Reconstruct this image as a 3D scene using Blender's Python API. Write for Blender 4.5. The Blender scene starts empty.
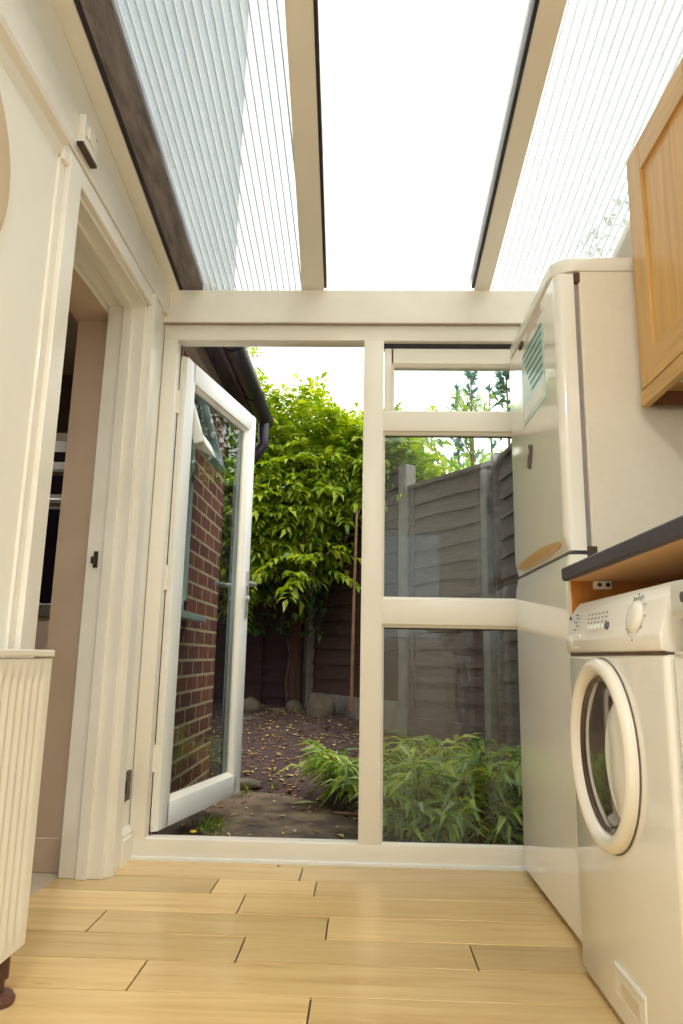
import bpy, bmesh, math, random
import numpy as np
from mathutils import Vector, Matrix
random.seed(7); rng = np.random.default_rng(7)
SC = bpy.context.scene; COL = SC.collection
PI = math.pi
# ------------------------------------------------------------------ helpers
def lin(h):
    h = h.lstrip('#'); o = []
    for i in (0, 2, 4):
        c = int(h[i:i+2], 16)/255
        o.append(c/12.92 if c <= .04045 else ((c+.055)/1.055)**2.4)
    return (*o, 1)

def newmat(name):
    m = bpy.data.materials.new(name); m.use_nodes = True
    nt = m.node_tree; nt.nodes.clear()
    out = nt.nodes.new('ShaderNodeOutputMaterial')
    return m, nt, out

def N(nt, t, **kw):
    n = nt.nodes.new(t)
    for k, v in kw.items():
        if k in n.inputs: n.inputs[k].default_value = v
        else: setattr(n, k, v)
    return n

def ramp(nt, fac, stops):
    r = nt.nodes.new('ShaderNodeValToRGB')
    e = r.color_ramp.elements
    while len(e) < len(stops): e.new(.5)
    for el, (p, c) in zip(e, stops): el.position = p; el.color = lin(c) if isinstance(c, str) else c
    nt.links.new(fac, r.inputs['Fac']); return r

def M(name, c1, c2=None, rough=.5, scale=6, stretch=(1, 1, 1), bump=0, metal=0, coat=0, spec=.5, detail=4):
    """principled with a soft noise between two colours"""
    m, nt, out = newmat(name)
    b = N(nt, 'ShaderNodeBsdfPrincipled', Roughness=rough, Metallic=metal)
    b.inputs['Coat Weight'].default_value = coat; b.inputs['Coat Roughness'].default_value = .06
    b.inputs['Specular IOR Level'].default_value = spec
    nt.links.new(b.outputs[0], out.inputs['Surface'])
    tc = N(nt, 'ShaderNodeTexCoord'); mp = N(nt, 'ShaderNodeMapping', Scale=stretch)
    nt.links.new(tc.outputs['Object'], mp.inputs['Vector'])
    nz = N(nt, 'ShaderNodeTexNoise', Scale=scale, Detail=detail, Roughness=.6)
    nt.links.new(mp.outputs[0], nz.inputs['Vector'])
    r = ramp(nt, nz.outputs['Fac'], [(.3, c1), (.7, c2 or c1)])
    nt.links.new(r.outputs[0], b.inputs['Base Color'])
    if bump:
        bp = N(nt, 'ShaderNodeBump', Strength=bump, Distance=.01)
        nt.links.new(nz.outputs['Fac'], bp.inputs['Height']); nt.links.new(bp.outputs[0], b.inputs['Normal'])
    return m

def glassmat(name, tint='#f4f8f6', ior=1.5, rough=0.0, refl=1.0):
    m, nt, out = newmat(name)
    t = N(nt, 'ShaderNodeBsdfTransparent', Color=lin(tint)); g = N(nt, 'ShaderNodeBsdfGlossy', Roughness=rough)
    f = frn(nt, ior); mx = N(nt, 'ShaderNodeMixShader')
    mu = N(nt, 'ShaderNodeMath', operation='MULTIPLY'); mu.inputs[1].default_value = refl
    nt.links.new(f.outputs[0], mu.inputs[0]); nt.links.new(mu.outputs[0], mx.inputs[0])
    nt.links.new(t.outputs[0], mx.inputs[1]); nt.links.new(g.outputs[0], mx.inputs[2])
    nt.links.new(mx.outputs[0], out.inputs['Surface']); return m

def frn(nt, ior):
    # fresnel that treats both faces of a thin pane alike
    g = N(nt, 'ShaderNodeNewGeometry'); m = N(nt, 'ShaderNodeMapRange'); m.inputs['To Min'].default_value = ior; m.inputs['To Max'].default_value = 1/ior
    f = N(nt, 'ShaderNodeFresnel'); nt.links.new(g.outputs['Backfacing'], m.inputs['Value']); nt.links.new(m.outputs[0], f.inputs['IOR']); return f

def leafmat(name, cols, trans=.45):
    m, nt, out = newmat(name)
    geo = N(nt, 'ShaderNodeNewGeometry')
    r = ramp(nt, geo.outputs['Random Per Island'], [(i/(len(cols)-1), c) for i, c in enumerate(cols)])
    d = N(nt, 'ShaderNodeBsdfPrincipled', Roughness=.42); tr = N(nt, 'ShaderNodeBsdfTranslucent')
    hs = N(nt, 'ShaderNodeHueSaturation', Hue=.485, Saturation=1.15, Value=1.25)
    nt.links.new(r.outputs[0], d.inputs['Base Color']); nt.links.new(r.outputs[0], hs.inputs['Color'])
    nt.links.new(hs.outputs[0], tr.inputs['Color'])
    mx = N(nt, 'ShaderNodeMixShader'); mx.inputs[0].default_value = trans
    nt.links.new(d.outputs[0], mx.inputs[1]); nt.links.new(tr.outputs[0], mx.inputs[2])
    nt.links.new(mx.outputs[0], out.inputs['Surface']); return m

class MB:
    """collects shapes, builds one mesh"""
    def __init__(s): s.bm = bmesh.new()
    def box(s, x0, x1, y0, y1, z0, z1, bev=0, seg=2, mat=None):
        t = bmesh.new(); bmesh.ops.create_cube(t, size=1)
        for v in t.verts: v.co = Vector((x0+(v.co.x+.5)*(x1-x0), y0+(v.co.y+.5)*(y1-y0), z0+(v.co.z+.5)*(z1-z0)))
        if bev: bmesh.ops.bevel(t, geom=t.edges[:], offset=bev, segments=seg, affect='EDGES', profile=.5)
        return s.add(t, mat)
    def add(s, t, mat=None):
        if mat is not None: bmesh.ops.transform(t, matrix=mat, verts=t.verts)
        me = bpy.data.meshes.new('t'); t.to_mesh(me); t.free(); s.bm.from_mesh(me); bpy.data.meshes.remove(me); return s
    def prism(s, pts, a, b, axis='y', bev=0, mat=None):
        """pts = closed outline in the two other axes (x,z for y; y,z for x; x,y for z), extruded a..b"""
        t = bmesh.new()
        def P(p, q): return {'y': (p[0], q, p[1]), 'x': (q, p[0], p[1]), 'z': (p[0], p[1], q)}[axis]
        A = [t.verts.new(P(p, a)) for p in pts]; B = [t.verts.new(P(p, b)) for p in pts]
        n = len(pts); t.faces.new(A); t.faces.new(B[::-1])
        for i in range(n): t.faces.new((A[i], B[i], B[(i+1) % n], A[(i+1) % n]))
        bmesh.ops.recalc_face_normals(t, faces=t.faces)
        if bev: bmesh.ops.bevel(t, geom=t.edges[:], offset=bev, segments=2, affect='EDGES', profile=.5)
        return s.add(t, mat)
    def tube(s, pts, r, n=10, caps=True, mat=None):
        t = bmesh.new(); pts = [Vector(p) for p in pts]; rs = r if isinstance(r, (list, tuple)) else [r]*len(pts)
        rings = []; up = None
        for i, p in enumerate(pts):
            d = (pts[min(i+1, len(pts)-1)]-pts[max(i-1, 0)]).normalized()
            if up is None: up = d.orthogonal().normalized()
            up = (up-d*up.dot(d)).normalized(); w = d.cross(up)
            rings.append([t.verts.new(p+(up*math.cos(k*2*PI/n)+w*math.sin(k*2*PI/n))*rs[i]) for k in range(n)])
        for a, b in zip(rings, rings[1:]):
            for k in range(n): t.faces.new((a[k], a[(k+1) % n], b[(k+1) % n], b[k]))
        if caps: t.faces.new(rings[0][::-1]); t.faces.new(rings[-1])
        return s.add(t, mat)
    def lathe(s, prof, n=48, mat=None, closed=False):
        """prof = (radius, height) about local z"""
        t = bmesh.new(); rings = []
        for r, h in prof:
            rings.append([t.verts.new((r*math.cos(k*2*PI/n), r*math.sin(k*2*PI/n), h)) for k in range(n)] if r > 1e-6 else [t.verts.new((0, 0, h))])
        L = list(zip(rings, rings[1:]))+([(rings[-1], rings[0])] if closed else [])
        for a, b in L:
            for k in range(n):
                k2 = (k+1) % n
                if len(a) == 1 and len(b) == 1: continue
                if len(a) == 1: t.faces.new((a[0], b[k2], b[k]))
                elif len(b) == 1: t.faces.new((a[k], a[k2], b[0]))
                else: t.faces.new((a[k], a[k2], b[k2], b[k]))
        bmesh.ops.recalc_face_normals(t, faces=t.faces)
        return s.add(t, mat)
    def rock(s, c, r, sc=(1, 1, 1), seed=0, sub=2):
        t = bmesh.new(); bmesh.ops.create_icosphere(t, subdivisions=sub, radius=1); rr = random.Random(seed)
        o = Vector((rr.random()*9, rr.random()*9, rr.random()*9))
        from mathutils import noise
        for v in t.verts:
            k = 1+.35*noise.noise(v.co*1.3+o)+.12*noise.noise(v.co*3+o)
            v.co = Vector((v.co.x*sc[0], v.co.y*sc[1], v.co.z*sc[2]))*r*k+Vector(c)
        return s.add(t)
    def build(s, name, mat, parent=None, smooth=False, auto=35):
        me = bpy.data.meshes.new(name); s.bm.to_mesh(me); s.bm.free()
        return link(name, me, mat, parent, smooth, auto)

def link(name, me, mat, parent=None, smooth=False, auto=35):
    for m in (mat if isinstance(mat, (list, tuple)) else [mat]): me.materials.append(m)
    o = bpy.data.objects.new(name, me); COL.objects.link(o)
    if parent: o.parent = parent
    if smooth:
        me.shade_smooth()
        if auto: me.set_sharp_from_angle(angle=math.radians(auto))
    return o

def arrmesh(name, V, F, mat, parent=None):
    me = bpy.data.meshes.new(name); me.from_pydata(np.asarray(V).tolist(), [], np.asarray(F).tolist()); me.update()
    return link(name, me, mat, parent)

def thing(name, label, cat, loc=(0, 0, 0), rz=0, group=None, kind=None):
    o = bpy.data.objects.new(name, None); COL.objects.link(o); o.empty_display_size = .1
    o.location = loc; o.rotation_euler = (0, 0, rz); tag(o, label, cat, group, kind); return o
def tag(o, label, cat, group=None, kind=None):
    o['label'] = label; o['category'] = cat
    if group: o['group'] = group
    if kind: o['kind'] = kind
    return o
def struct(o, label=None, cat=None):
    o['kind'] = 'structure'
    if label: o['label'] = label
    if cat: o['category'] = cat
    return o

# ------------------------------------------------------------------ materials
WALL = M('wall_paint', '#f0eee6', '#f4f2ea', rough=.7, scale=3)
TRIM = M('gloss_cream_paint', '#f2efe7', '#e9e5da', rough=.35, scale=4, coat=.2)
UPVC = M('upvc', '#efebe1', '#e9e5d9', rough=.32, scale=2)
UPVCW = M('upvc_white', '#eef1f0', '#e8eceb', rough=.3, scale=2)
GASKET = M('rubber', '#2b2730', '#3a3540', rough=.6)
GLASS = glassmat('window_glass', '#eef3f1')
GLASS2 = glassmat('door_glass', '#dfe8e8', refl=.9)
ENAM = M('white_enamel', '#efece3', '#ece9df', rough=.16, scale=2, coat=.6)
ENAM2 = M('fridge_enamel', '#f1efe7', '#eeebe2', rough=.14, scale=2, coat=.7)
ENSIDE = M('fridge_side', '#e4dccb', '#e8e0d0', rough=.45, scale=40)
PLASW = M('white_plastic', '#f1eee7', '#ebe7de', rough=.3)
PLASG = M('pale_grey_plastic', '#dfe2dc', '#d8dcd6', rough=.3)
CHROME = M('brushed_metal', '#c9ccce', '#bcbfc1', rough=.3, metal=.45)
DARKMET = M('bronze_metal', '#4b3c34', '#5e4c40', rough=.4, metal=.6)
BLACKP = M('black_plastic', '#26222c', '#332d3a', rough=.35)
LEAD = M('weathered_timber', '#585358', '#8f878a', rough=.7, scale=5, stretch=(8, .8, 8), bump=.3)
RAFT = M('rafter_paint', '#e6e2d8', '#ebe7dd', rough=.55, scale=5)
CONC = M('patio_concrete', '#352d29', '#7a6a58', rough=.95, scale=7, bump=.5, detail=10)
SOIL = M('soil', '#2a1f1f', '#54403c', rough=1, scale=16, bump=.9, detail=12)
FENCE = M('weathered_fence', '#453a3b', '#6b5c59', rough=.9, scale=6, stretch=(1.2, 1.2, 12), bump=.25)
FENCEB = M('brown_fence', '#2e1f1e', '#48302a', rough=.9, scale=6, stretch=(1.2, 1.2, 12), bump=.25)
POSTG = M('concrete_post', '#6b6663', '#86807a', rough=.9, scale=12, bump=.2)
POSTB = M('timber_post', '#422c25', '#5e4132', rough=.9, scale=7, stretch=(9, 9, 1), bump=.2)
STONE = M('pale_stone', '#3f3935', '#786c5d', rough=.9, scale=7, bump=.5)
SLATE = M('slate', '#3a353b', '#565059', rough=.7, scale=8)
BARK = M('bark', '#5a4434', '#8c7358', rough=.9, scale=14, bump=.4)
CANE = M('cane', '#684d38', '#856648', rough=.6, scale=14)
FASC = M('fascia_timber', '#b3a594', '#c8b9a4', rough=.8, scale=7, stretch=(8, 1, 8))
SOFF = M('soffit_timber', '#4a3d44', '#635560', rough=.7, scale=7, stretch=(8, 1, 8))
RENDER = M('house_render', '#2f5068', '#456a80', rough=.9, scale=2)
TILE = M('kitchen_tile', '#b9ae9c', '#c8beac', rough=.4)
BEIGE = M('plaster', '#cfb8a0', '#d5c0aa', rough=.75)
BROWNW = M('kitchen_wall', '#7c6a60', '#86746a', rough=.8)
TEAL = M('pale_teal_paper', '#bcd6d0', '#c6ddd7', rough=.3)
TEALD = M('teal_print', '#4f8f8a', '#5d9a94', rough=.4)
PAPER = M('white_paper', '#f1efe6', '#f4f2ea', rough=.4)
PINK = M('pink_print', '#d8b8b0', '#cfaea6', rough=.6)
TAN = M('tan_plastic', '#c9a468', '#d3b078', rough=.3)
DGREY = M('dark_print', '#5b5656', '#6a6464', rough=.5)
BLACKG = M('oven_glass', '#1c161d', '#251d27', rough=.08, coat=.5)
STEEL = M('oven_steel', '#8f857c', '#9d9389', rough=.35, metal=.5)
WORKT = M('dark_worktop', '#38333f', '#4a4450', rough=.4, scale=60)
TANP = M('tan_paint', '#c9b493', '#d2be9e', rough=.6)
COPPER = M('brown_pipe', '#5a3a30', '#6d4a3c', rough=.35)
VINE = leafmat('vine_leaf', ['#5a7f20', '#7f9f2a', '#9db536', '#b9cb48', '#6f9430', '#cfd65a'], .5)
IVY = leafmat('ivy_leaf', ['#2c4a26', '#3b5c2f', '#4d6f3c'], .3)
SHRUB = leafmat('shrub_leaf', ['#5d8a2a', '#7fae38', '#9dc447', '#b8d25a', '#6b9a3a'], .5)
BLUEG = leafmat('blue_green_leaf', ['#5f8f86', '#79a79a', '#5b8478'], .4)
BAMB = leafmat('bamboo_leaf', ['#55753a', '#7c9c48', '#a0bb4e', '#6b9068', '#ccd85c', '#9db596'], .4)
GRASSM = leafmat('grass_leaf', ['#4f6a2a', '#6d8a38', '#8aa048'], .4)
LITTER = leafmat('dry_leaf', ['#5b4636', '#8a6d48', '#b59a5c', '#d8c878', '#6c5542', '#c9b98e', '#7a5d44'], .2)

def wood(name, cols, axis):
    m, nt, out = newmat(name)
    b = N(nt, 'ShaderNodeBsdfPrincipled', Roughness=.38); nt.links.new(b.outputs[0], out.inputs['Surface'])
    tc = N(nt, 'ShaderNodeTexCoord')
    s = [14, 14, 14]; s[axis] = .9
    mp = N(nt, 'ShaderNodeMapping', Scale=s); nt.links.new(tc.outputs['Object'], mp.inputs['Vector'])
    nz = N(nt, 'ShaderNodeTexNoise', Scale=2.2, Detail=7, Roughness=.62, Distortion=.6); nt.links.new(mp.outputs[0], nz.inputs['Vector'])
    r = ramp(nt, nz.outputs['Fac'], [(.28, cols[0]), (.5, cols[1]), (.72, cols[2])])
    nt.links.new(r.outputs[0], b.inputs['Base Color']); return m
OAKV = wood('oak_upright', ['#b58a4c', '#cda25e', '#d7b06e'], 2)
OAKH = wood('oak_level', ['#b58a4c', '#cda25e', '#d7b06e'], 1)
OAKP = wood('oak_panel', ['#bf8f48', '#d3a45a', '#dcb26c'], 2)
ORANGE = wood('end_panel_wood', ['#a0622a', '#b5742f', '#c07f3a'], 2)

def floormat():
    m, nt, out = newmat('maple_planks')
    b = N(nt, 'ShaderNodeBsdfPrincipled', Roughness=.3); nt.links.new(b.outputs[0], out.inputs['Surface'])
    b.inputs['Coat Weight'].default_value = .25; b.inputs['Coat Roughness'].default_value = .15
    tc = N(nt, 'ShaderNodeTexCoord'); geo = N(nt, 'ShaderNodeNewGeometry')
    mp = N(nt, 'ShaderNodeMapping', Scale=(1.1, 13, 1)); nt.links.new(tc.outputs['Object'], mp.inputs['Vector'])
    ad = N(nt, 'ShaderNodeVectorMath', operation='ADD'); nt.links.new(mp.outputs[0], ad.inputs[0])
    mu = N(nt, 'ShaderNodeMath', operation='MULTIPLY'); mu.inputs[1].default_value = 37
    nt.links.new(geo.outputs['Random Per Island'], mu.inputs[0])
    cx = N(nt, 'ShaderNodeCombineXYZ'); nt.links.new(mu.outputs[0], cx.inputs[0]); nt.links.new(mu.outputs[0], cx.inputs[2])
    nt.links.new(cx.outputs[0], ad.inputs[1])
    nz = N(nt, 'ShaderNodeTexNoise', Scale=1.8, Detail=8, Roughness=.6, Distortion=.8); nt.links.new(ad.outputs[0], nz.inputs['Vector'])
    r = ramp(nt, nz.outputs['Fac'], [(.25, '#c79f5c'), (.45, '#dcb670'), (.6, '#e3c17e'), (.8, '#e9cb8c')])
    hs = N(nt, 'ShaderNodeHueSaturation', Hue=.5, Saturation=.9, Value=1)
    mr = N(nt, 'ShaderNodeMapRange'); mr.inputs['To Min'].default_value = .76; mr.inputs['To Max'].default_value = 1.06
    nt.links.new(geo.outputs['Random Per Island'], mr.inputs['Value'])
    nt.links.new(mr.outputs[0], hs.inputs['Value']); nt.links.new(r.outputs[0], hs.inputs['Color'])
    # small knots
    vo = N(nt, 'ShaderNodeTexVoronoi', Scale=3.1); nt.links.new(ad.outputs[0], vo.inputs['Vector'])
    kr = ramp(nt, vo.outputs['Distance'], [(0, (.45, .3, .15, 1)), (.1, (1, 1, 1, 1))])
    mx = N(nt, 'ShaderNodeMix', data_type='RGBA', blend_type='MULTIPLY'); mx.inputs['Factor'].default_value = .7
    nt.links.new(hs.outputs[0], mx.inputs['A']); nt.links.new(kr.outputs[0], mx.inputs['B'])
    nt.links.new(mx.outputs['Result'], b.inputs['Base Color']); return m
FLOORM = floormat()

def brickmat():
    m, nt, out = newmat('red_brick')
    b = N(nt, 'ShaderNodeBsdfPrincipled', Roughness=.9); nt.links.new(b.outputs[0], out.inputs['Surface'])
    tc = N(nt, 'ShaderNodeTexCoord'); sp = N(nt, 'ShaderNodeSeparateXYZ'); nt.links.new(tc.outputs['Object'], sp.inputs[0])
    ad = N(nt, 'ShaderNodeMath', operation='ADD'); nt.links.new(sp.outputs[0], ad.inputs[0]); nt.links.new(sp.outputs[1], ad.inputs[1])
    cb = N(nt, 'ShaderNodeCombineXYZ'); nt.links.new(ad.outputs[0], cb.inputs[0]); nt.links.new(sp.outputs[2], cb.inputs[1])
    br = N(nt, 'ShaderNodeTexBrick', Scale=1.0, **{'Brick Width': .235, 'Row Height': .0795, 'Mortar Size': .0075, 'Mortar Smooth': .1, 'Bias': -.1})
    br.offset = .5; br.inputs['Color1'].default_value = lin('#a05a47'); br.inputs['Color2'].default_value = lin('#74403a'); br.inputs['Mortar'].default_value = lin('#dcc39c')
    nt.links.new(cb.outputs[0], br.inputs['Vector'])
    nz = N(nt, 'ShaderNodeTexNoise', Scale=30, Detail=6); nt.links.new(tc.outputs['Object'], nz.inputs['Vector'])
    r = ramp(nt, nz.outputs['Fac'], [(.3, (.7, .7, .7, 1)), (.7, (1.15, 1.1, 1.05, 1))])
    mx = N(nt, 'ShaderNodeMix', data_type='RGBA', blend_type='MULTIPLY'); mx.inputs['Factor'].default_value = 1
    nt.links.new(br.outputs['Color'], mx.inputs['A']); nt.links.new(r.outputs[0], mx.inputs['B'])
    nt.links.new(mx.outputs['Result'], b.inputs['Base Color'])
    bp = N(nt, 'ShaderNodeBump', Strength=.6, Distance=.008); bp.invert = True
    nt.links.new(br.outputs['Fac'], bp.inputs['Height']); nt.links.new(bp.outputs[0], b.inputs['Normal']); return m
BRICK = brickmat()

def sheetmat(name, tint, haze, hazecol):
    m, nt, out = newmat(name)
    t = N(nt, 'ShaderNodeBsdfTransparent', Color=lin(tint)); d = N(nt, 'ShaderNodeBsdfTranslucent', Color=lin(hazecol))
    mx = N(nt, 'ShaderNodeMixShader'); mx.inputs[0].default_value = haze
    g = N(nt, 'ShaderNodeBsdfGlossy', Roughness=.1); f = frn(nt, 1.3); m2 = N(nt, 'ShaderNodeMixShader')
    nt.links.new(t.outputs[0], mx.inputs[1]); nt.links.new(d.outputs[0], mx.inputs[2])
    nt.links.new(f.outputs[0], m2.inputs[0]); nt.links.new(mx.outputs[0], m2.inputs[1]); nt.links.new(g.outputs[0], m2.inputs[2])
    nt.links.new(m2.outputs[0], out.inputs['Surface']); return m
POLY = sheetmat('clear_polycarbonate', '#f8f8f6', .10, '#ffffff')
WEB = sheetmat('polycarbonate_web', '#98a6ae', .5, '#f2f6f7')
WEBR = sheetmat('pale_web', '#c3cdd2', .55, '#f8fafa')
WEBC = sheetmat('bloom_web', '#eef2f2', .6, '#ffffff')  # near-clear ribs imitate bloom washing out the middle sheet

# ------------------------------------------------------------------ setting: room shell
YN = -1.8                     # behind the camera
FW = 2.818                    # inner face of the glazed wall
RS = .17                      # roof fall
def rz_(y): return 2.29+RS*(FW-y)

# floor of planks; rows and butt joints
rows = [(2.818, 2.775), (2.775, 2.618), (2.618, 2.463), (2.463, 2.288), (2.288, 2.115), (2.115, 1.95), (1.95, 1.782), (1.782, 1.60)]
joints = [[-.3], [-.209, .62], [-.482, -.149], [-.366, .75], [-.75, -.093], [-.31, .293], [-.528, .7], [-.108]]
y = 1.60
while y > YN:
    rows.append((y, y-.168)); joints.append([random.uniform(-.8, -.1), random.uniform(.2, .9)]); y -= .168
f = MB(); g = .0022
for (a, b), js in zip(rows, joints):
    xs = [-1.03]+sorted(js)+[1.16]
    for x0, x1 in zip(xs, xs[1:]):
        f.box(x0+g, x1-g, b+g, a-g, -.02, 0, bev=.0012, seg=1)
fl = struct(f.build('floor', FLOORM), 'pale maple plank floor', 'floor')
fb = MB().box(-1.03, 1.16, YN, FW+.05, -.06, -.008).build('floor_underlay', M('floor_gap', '#4a3020'), fl)
# kitchen floor through the doorway
struct(MB().box(-4, -1.03, YN, 4.15, -.06, -.004).build('floor_kitchen', TILE), 'pale tiled kitchen floor through the doorway', 'floor')

# left wall with doorway (opening y 1.845..2.58)
w = MB()
w.box(-1.165, -.87, YN, 1.845, -.06, 2.5)
w.box(-1.02, -.87, 1.845, 2.58, 2.10, 2.5)
w.box(-1.165, -1.02, 1.845, 2.65, 2.06, 2.5)
w.box(-1.02, -.87, 2.58, 2.90, -.06, 2.5)
w.box(-1.165, -1.02, 2.65, 2.90, -.06, 2.5)
w.prism([(YN, 2.5), (FW+.08, 2.5), (FW+.08, rz_(FW+.08)+.3), (YN, rz_(YN)+.02)], -1.165, -.87, 'x')
struct(w.build('wall_left', WALL), 'cream left wall with the kitchen doorway', 'wall')
# plaster reveal lining of the doorway, kitchen side, with its skirting
r = MB().box(-1.168, -1.022, 2.646, 2.65, 0, 2.06).box(-1.168, -1.022, 1.845, 2.65, 2.056, 2.06)
rv = struct(r.build('trim_1', BEIGE), 'beige plaster reveal inside the doorway', 'reveal')
MB().box(-1.17, -1.022, 2.634, 2.646, -.004, .11, bev=.004).build('skirting', BEIGE, rv)
# right wall
struct(MB().prism([(YN, -.06), (FW+.08, -.06), (FW+.08, rz_(FW+.08)), (YN, rz_(YN))], 1.16, 1.3, 'x').build('wall_right', WALL), 'cream right wall', 'wall')
# back wall behind the camera with a wide glazed opening
b = MB().box(-1.16, -.55, YN-.12, YN, -.06, 3.06).box(.85, 1.3, YN-.12, YN, -.06, 3.06).box(-.55, .85, YN-.12, YN, -.06, .9).box(-.55, .85, YN-.12, YN, 2.1, 3.06)
struct(b.build('wall_back', WALL), 'cream back wall', 'wall')
wb = thing('window_3', 'white window in the back wall', 'window', (0, 0, 0), kind='structure')
q = MB()
for x0, x1, z0, z1 in ((-.55, -.49, .9, 2.1), (.79, .85, .9, 2.1), (-.49, .79, .9, .96), (-.49, .79, 2.04, 2.1), (-.03, .03, .96, 2.04)): q.box(x0, x1, YN-.09, YN-.03, z0, z1, bev=.005)
q.build('frame', UPVCW, wb)
MB().box(-.49, .79, YN-.063, YN-.057, .96, 2.04).build('pane', GLASS, wb)

# kitchen shell (inside the brick outbuilding)
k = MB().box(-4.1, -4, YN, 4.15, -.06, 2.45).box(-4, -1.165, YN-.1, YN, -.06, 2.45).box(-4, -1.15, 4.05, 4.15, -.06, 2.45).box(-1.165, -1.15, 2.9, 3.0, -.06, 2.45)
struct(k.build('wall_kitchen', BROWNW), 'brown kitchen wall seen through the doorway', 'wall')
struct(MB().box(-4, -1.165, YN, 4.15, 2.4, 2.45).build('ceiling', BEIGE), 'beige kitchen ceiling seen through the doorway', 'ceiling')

# brick outbuilding walls
bw = MB()
WY0, WY1, WZ0, WZ1 = 2.98, 3.56, .95, 2.10      # its window
bw.box(-1.15, -.9, 2.90, WY0, -.15, 2.42).box(-1.15, -.9, WY1, 4.4, -.15, 2.42).box(-1.15, -.9, WY0, WY1, -.15, WZ0).box(-1.15, -.9, WY0, WY1, WZ1, 2.42)
bw.box(-4.1, -1.15, 4.15, 4.4, -.15, 2.42)
struct(bw.build('wall_brick', BRICK), 'red brick outbuilding wall behind the open door', 'wall')
# main house wall rising above the lean-to
struct(MB().box(-1.165, -.9, YN, 2.9, 2.95, 6.0).box(-1.3, -1.0, 2.9, 4.9, 3.0, 6.0).build('wall_house', RENDER), 'grey rendered house wall seen through the roof sheets', 'wall')

# beam above the glazed wall
bm_ = MB().box(-.872, 1.16, FW-.015, FW+.08, 2.133, 2.285, bev=.004)
struct(bm_.build('beam', TRIM), 'cream timber beam above the glazed wall', 'beam')
MBx = MB().box(-.872, 1.16, FW-.016, FW-.006, 2.128, 2.134); 
struct(MBx.build('trim_2', M('tan_joint', '#9c8c72', '#a8987e')), 'thin dark joint under the beam', 'trim')

# sloped members: rafters, timber edge, ledgers
def sloped(x0a, x1a, x0b, x1b, y0, y1, zt, zb, bev=.003, mat=None):
    """bar from (y0) with x0a..x1a to (y1) with x0b..x1b; zt,zb heights over the roof line"""
    m = MB(); t = bmesh.new(); vs = []
    for yy, xa, xb in ((y0, x0a, x1a), (y1, x0b, x1b)):
        for xx, zz in ((xa, zb), (xb, zb), (xb, zt), (xa, zt)): vs.append(t.verts.new((xx, yy, rz_(yy)+zz)))
    for fc in ((0, 1, 2, 3), (7, 6, 5, 4), (0, 4, 5, 1), (1, 5, 6, 2), (2, 6, 7, 3), (3, 7, 4, 0)): t.faces.new([vs[i] for i in fc])
    bmesh.ops.recalc_face_normals(t, faces=t.faces)
    if bev: bmesh.ops.bevel(t, geom=t.edges[:], offset=bev, segments=2, affect='EDGES')
    return m.add(t)
def rafter(xb0, xb1, xm0, xm1, label, kd):
    # (xb) at the beam, (xm) at y=1.62; straight on to the back
    k = (YN-FW)/(1.62-FW)
    a0, a1 = xb0+(xm0-xb0)*k, xb1+(xm1-xb1)*k
    rt = thing('roof_rafter', label, 'rafter', (0, 0, 0), kind='structure')
    sloped(a0, a1, xb0, xb1, YN, FW+.005, .07, 0).build('timber', RAFT, rt)
    d = .012
    s = (sloped(a1-.002, a1+d, xb1-.002, xb1+d, YN, FW, .072, .012, 0) if kd > 0 else sloped(a0-d, a0+.002, xb0-d, xb0+.002, YN, FW, .072, .012, 0))
    s.build('sealing_strip', BLACKP, rt)
rafter(-.283, -.188, -.236, -.158, 'cream roof rafter beside the left sheet', 1)
rafter(.456, .522, .457, .528, 'cream roof rafter beside the right sheet', -1)
struct(sloped(-.80, -.712, -.80, -.712, YN, FW+.005, .03, 0).build('trim_3', LEAD), 'weathered grey timber along the left roof edge', 'trim')
struct(sloped(-.812, -.797, -.812, -.797, YN, FW, .03, -.006).build('trim_4', BLACKP), 'dark joint along the grey timber', 'trim')
struct(sloped(-.87, -.812, -.87, -.812, YN, FW-.01, .03, -.012).build('trim_5', TRIM), 'cream ledger board along the top of the left wall', 'trim')
struct(sloped(.98, 1.16, .98, 1.16, YN, FW-.01, .03, -.01).build('trim_6', TRIM), 'cream ledger board along the top of the right wall', 'trim')

# polycarbonate roof sheets
def sheet(x0, x1, label, web):
    t = thing('polycarbonate_sheet', label, 'roof sheet', kind='structure')
    m = sloped(x0, x1, x0, x1, YN, FW+.12, .032, .030, 0); m.build('lower_skin', POLY, t)
    m = sloped(x0, x1, x0, x1, YN, FW+.12, .050, .048, 0); m.build('upper_skin', POLY, t)
    n = int(round((x1-x0)/.0265)); s = MB()
    for i in range(n+1):
        x = x0+(x1-x0)*i/n; w_ = sloped(x-.0022, x+.0022, x-.0022, x+.0022, YN, FW+.12, .048, .032, 0)
        me = bpy.data.meshes.new('t'); w_.bm.to_mesh(me); w_.bm.free(); s.bm.from_mesh(me); bpy.data.meshes.remove(me)
    s.build('ribs', web, t)
sheet(-.76, -.235, 'ribbed clear roof sheet at the left', WEB)
sheet(-.235, .49, 'clear roof sheet between the two rafters', WEBC)
sheet(.49, 1.12, 'clear roof sheet at the right over the cabinet', WEBR)

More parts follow.
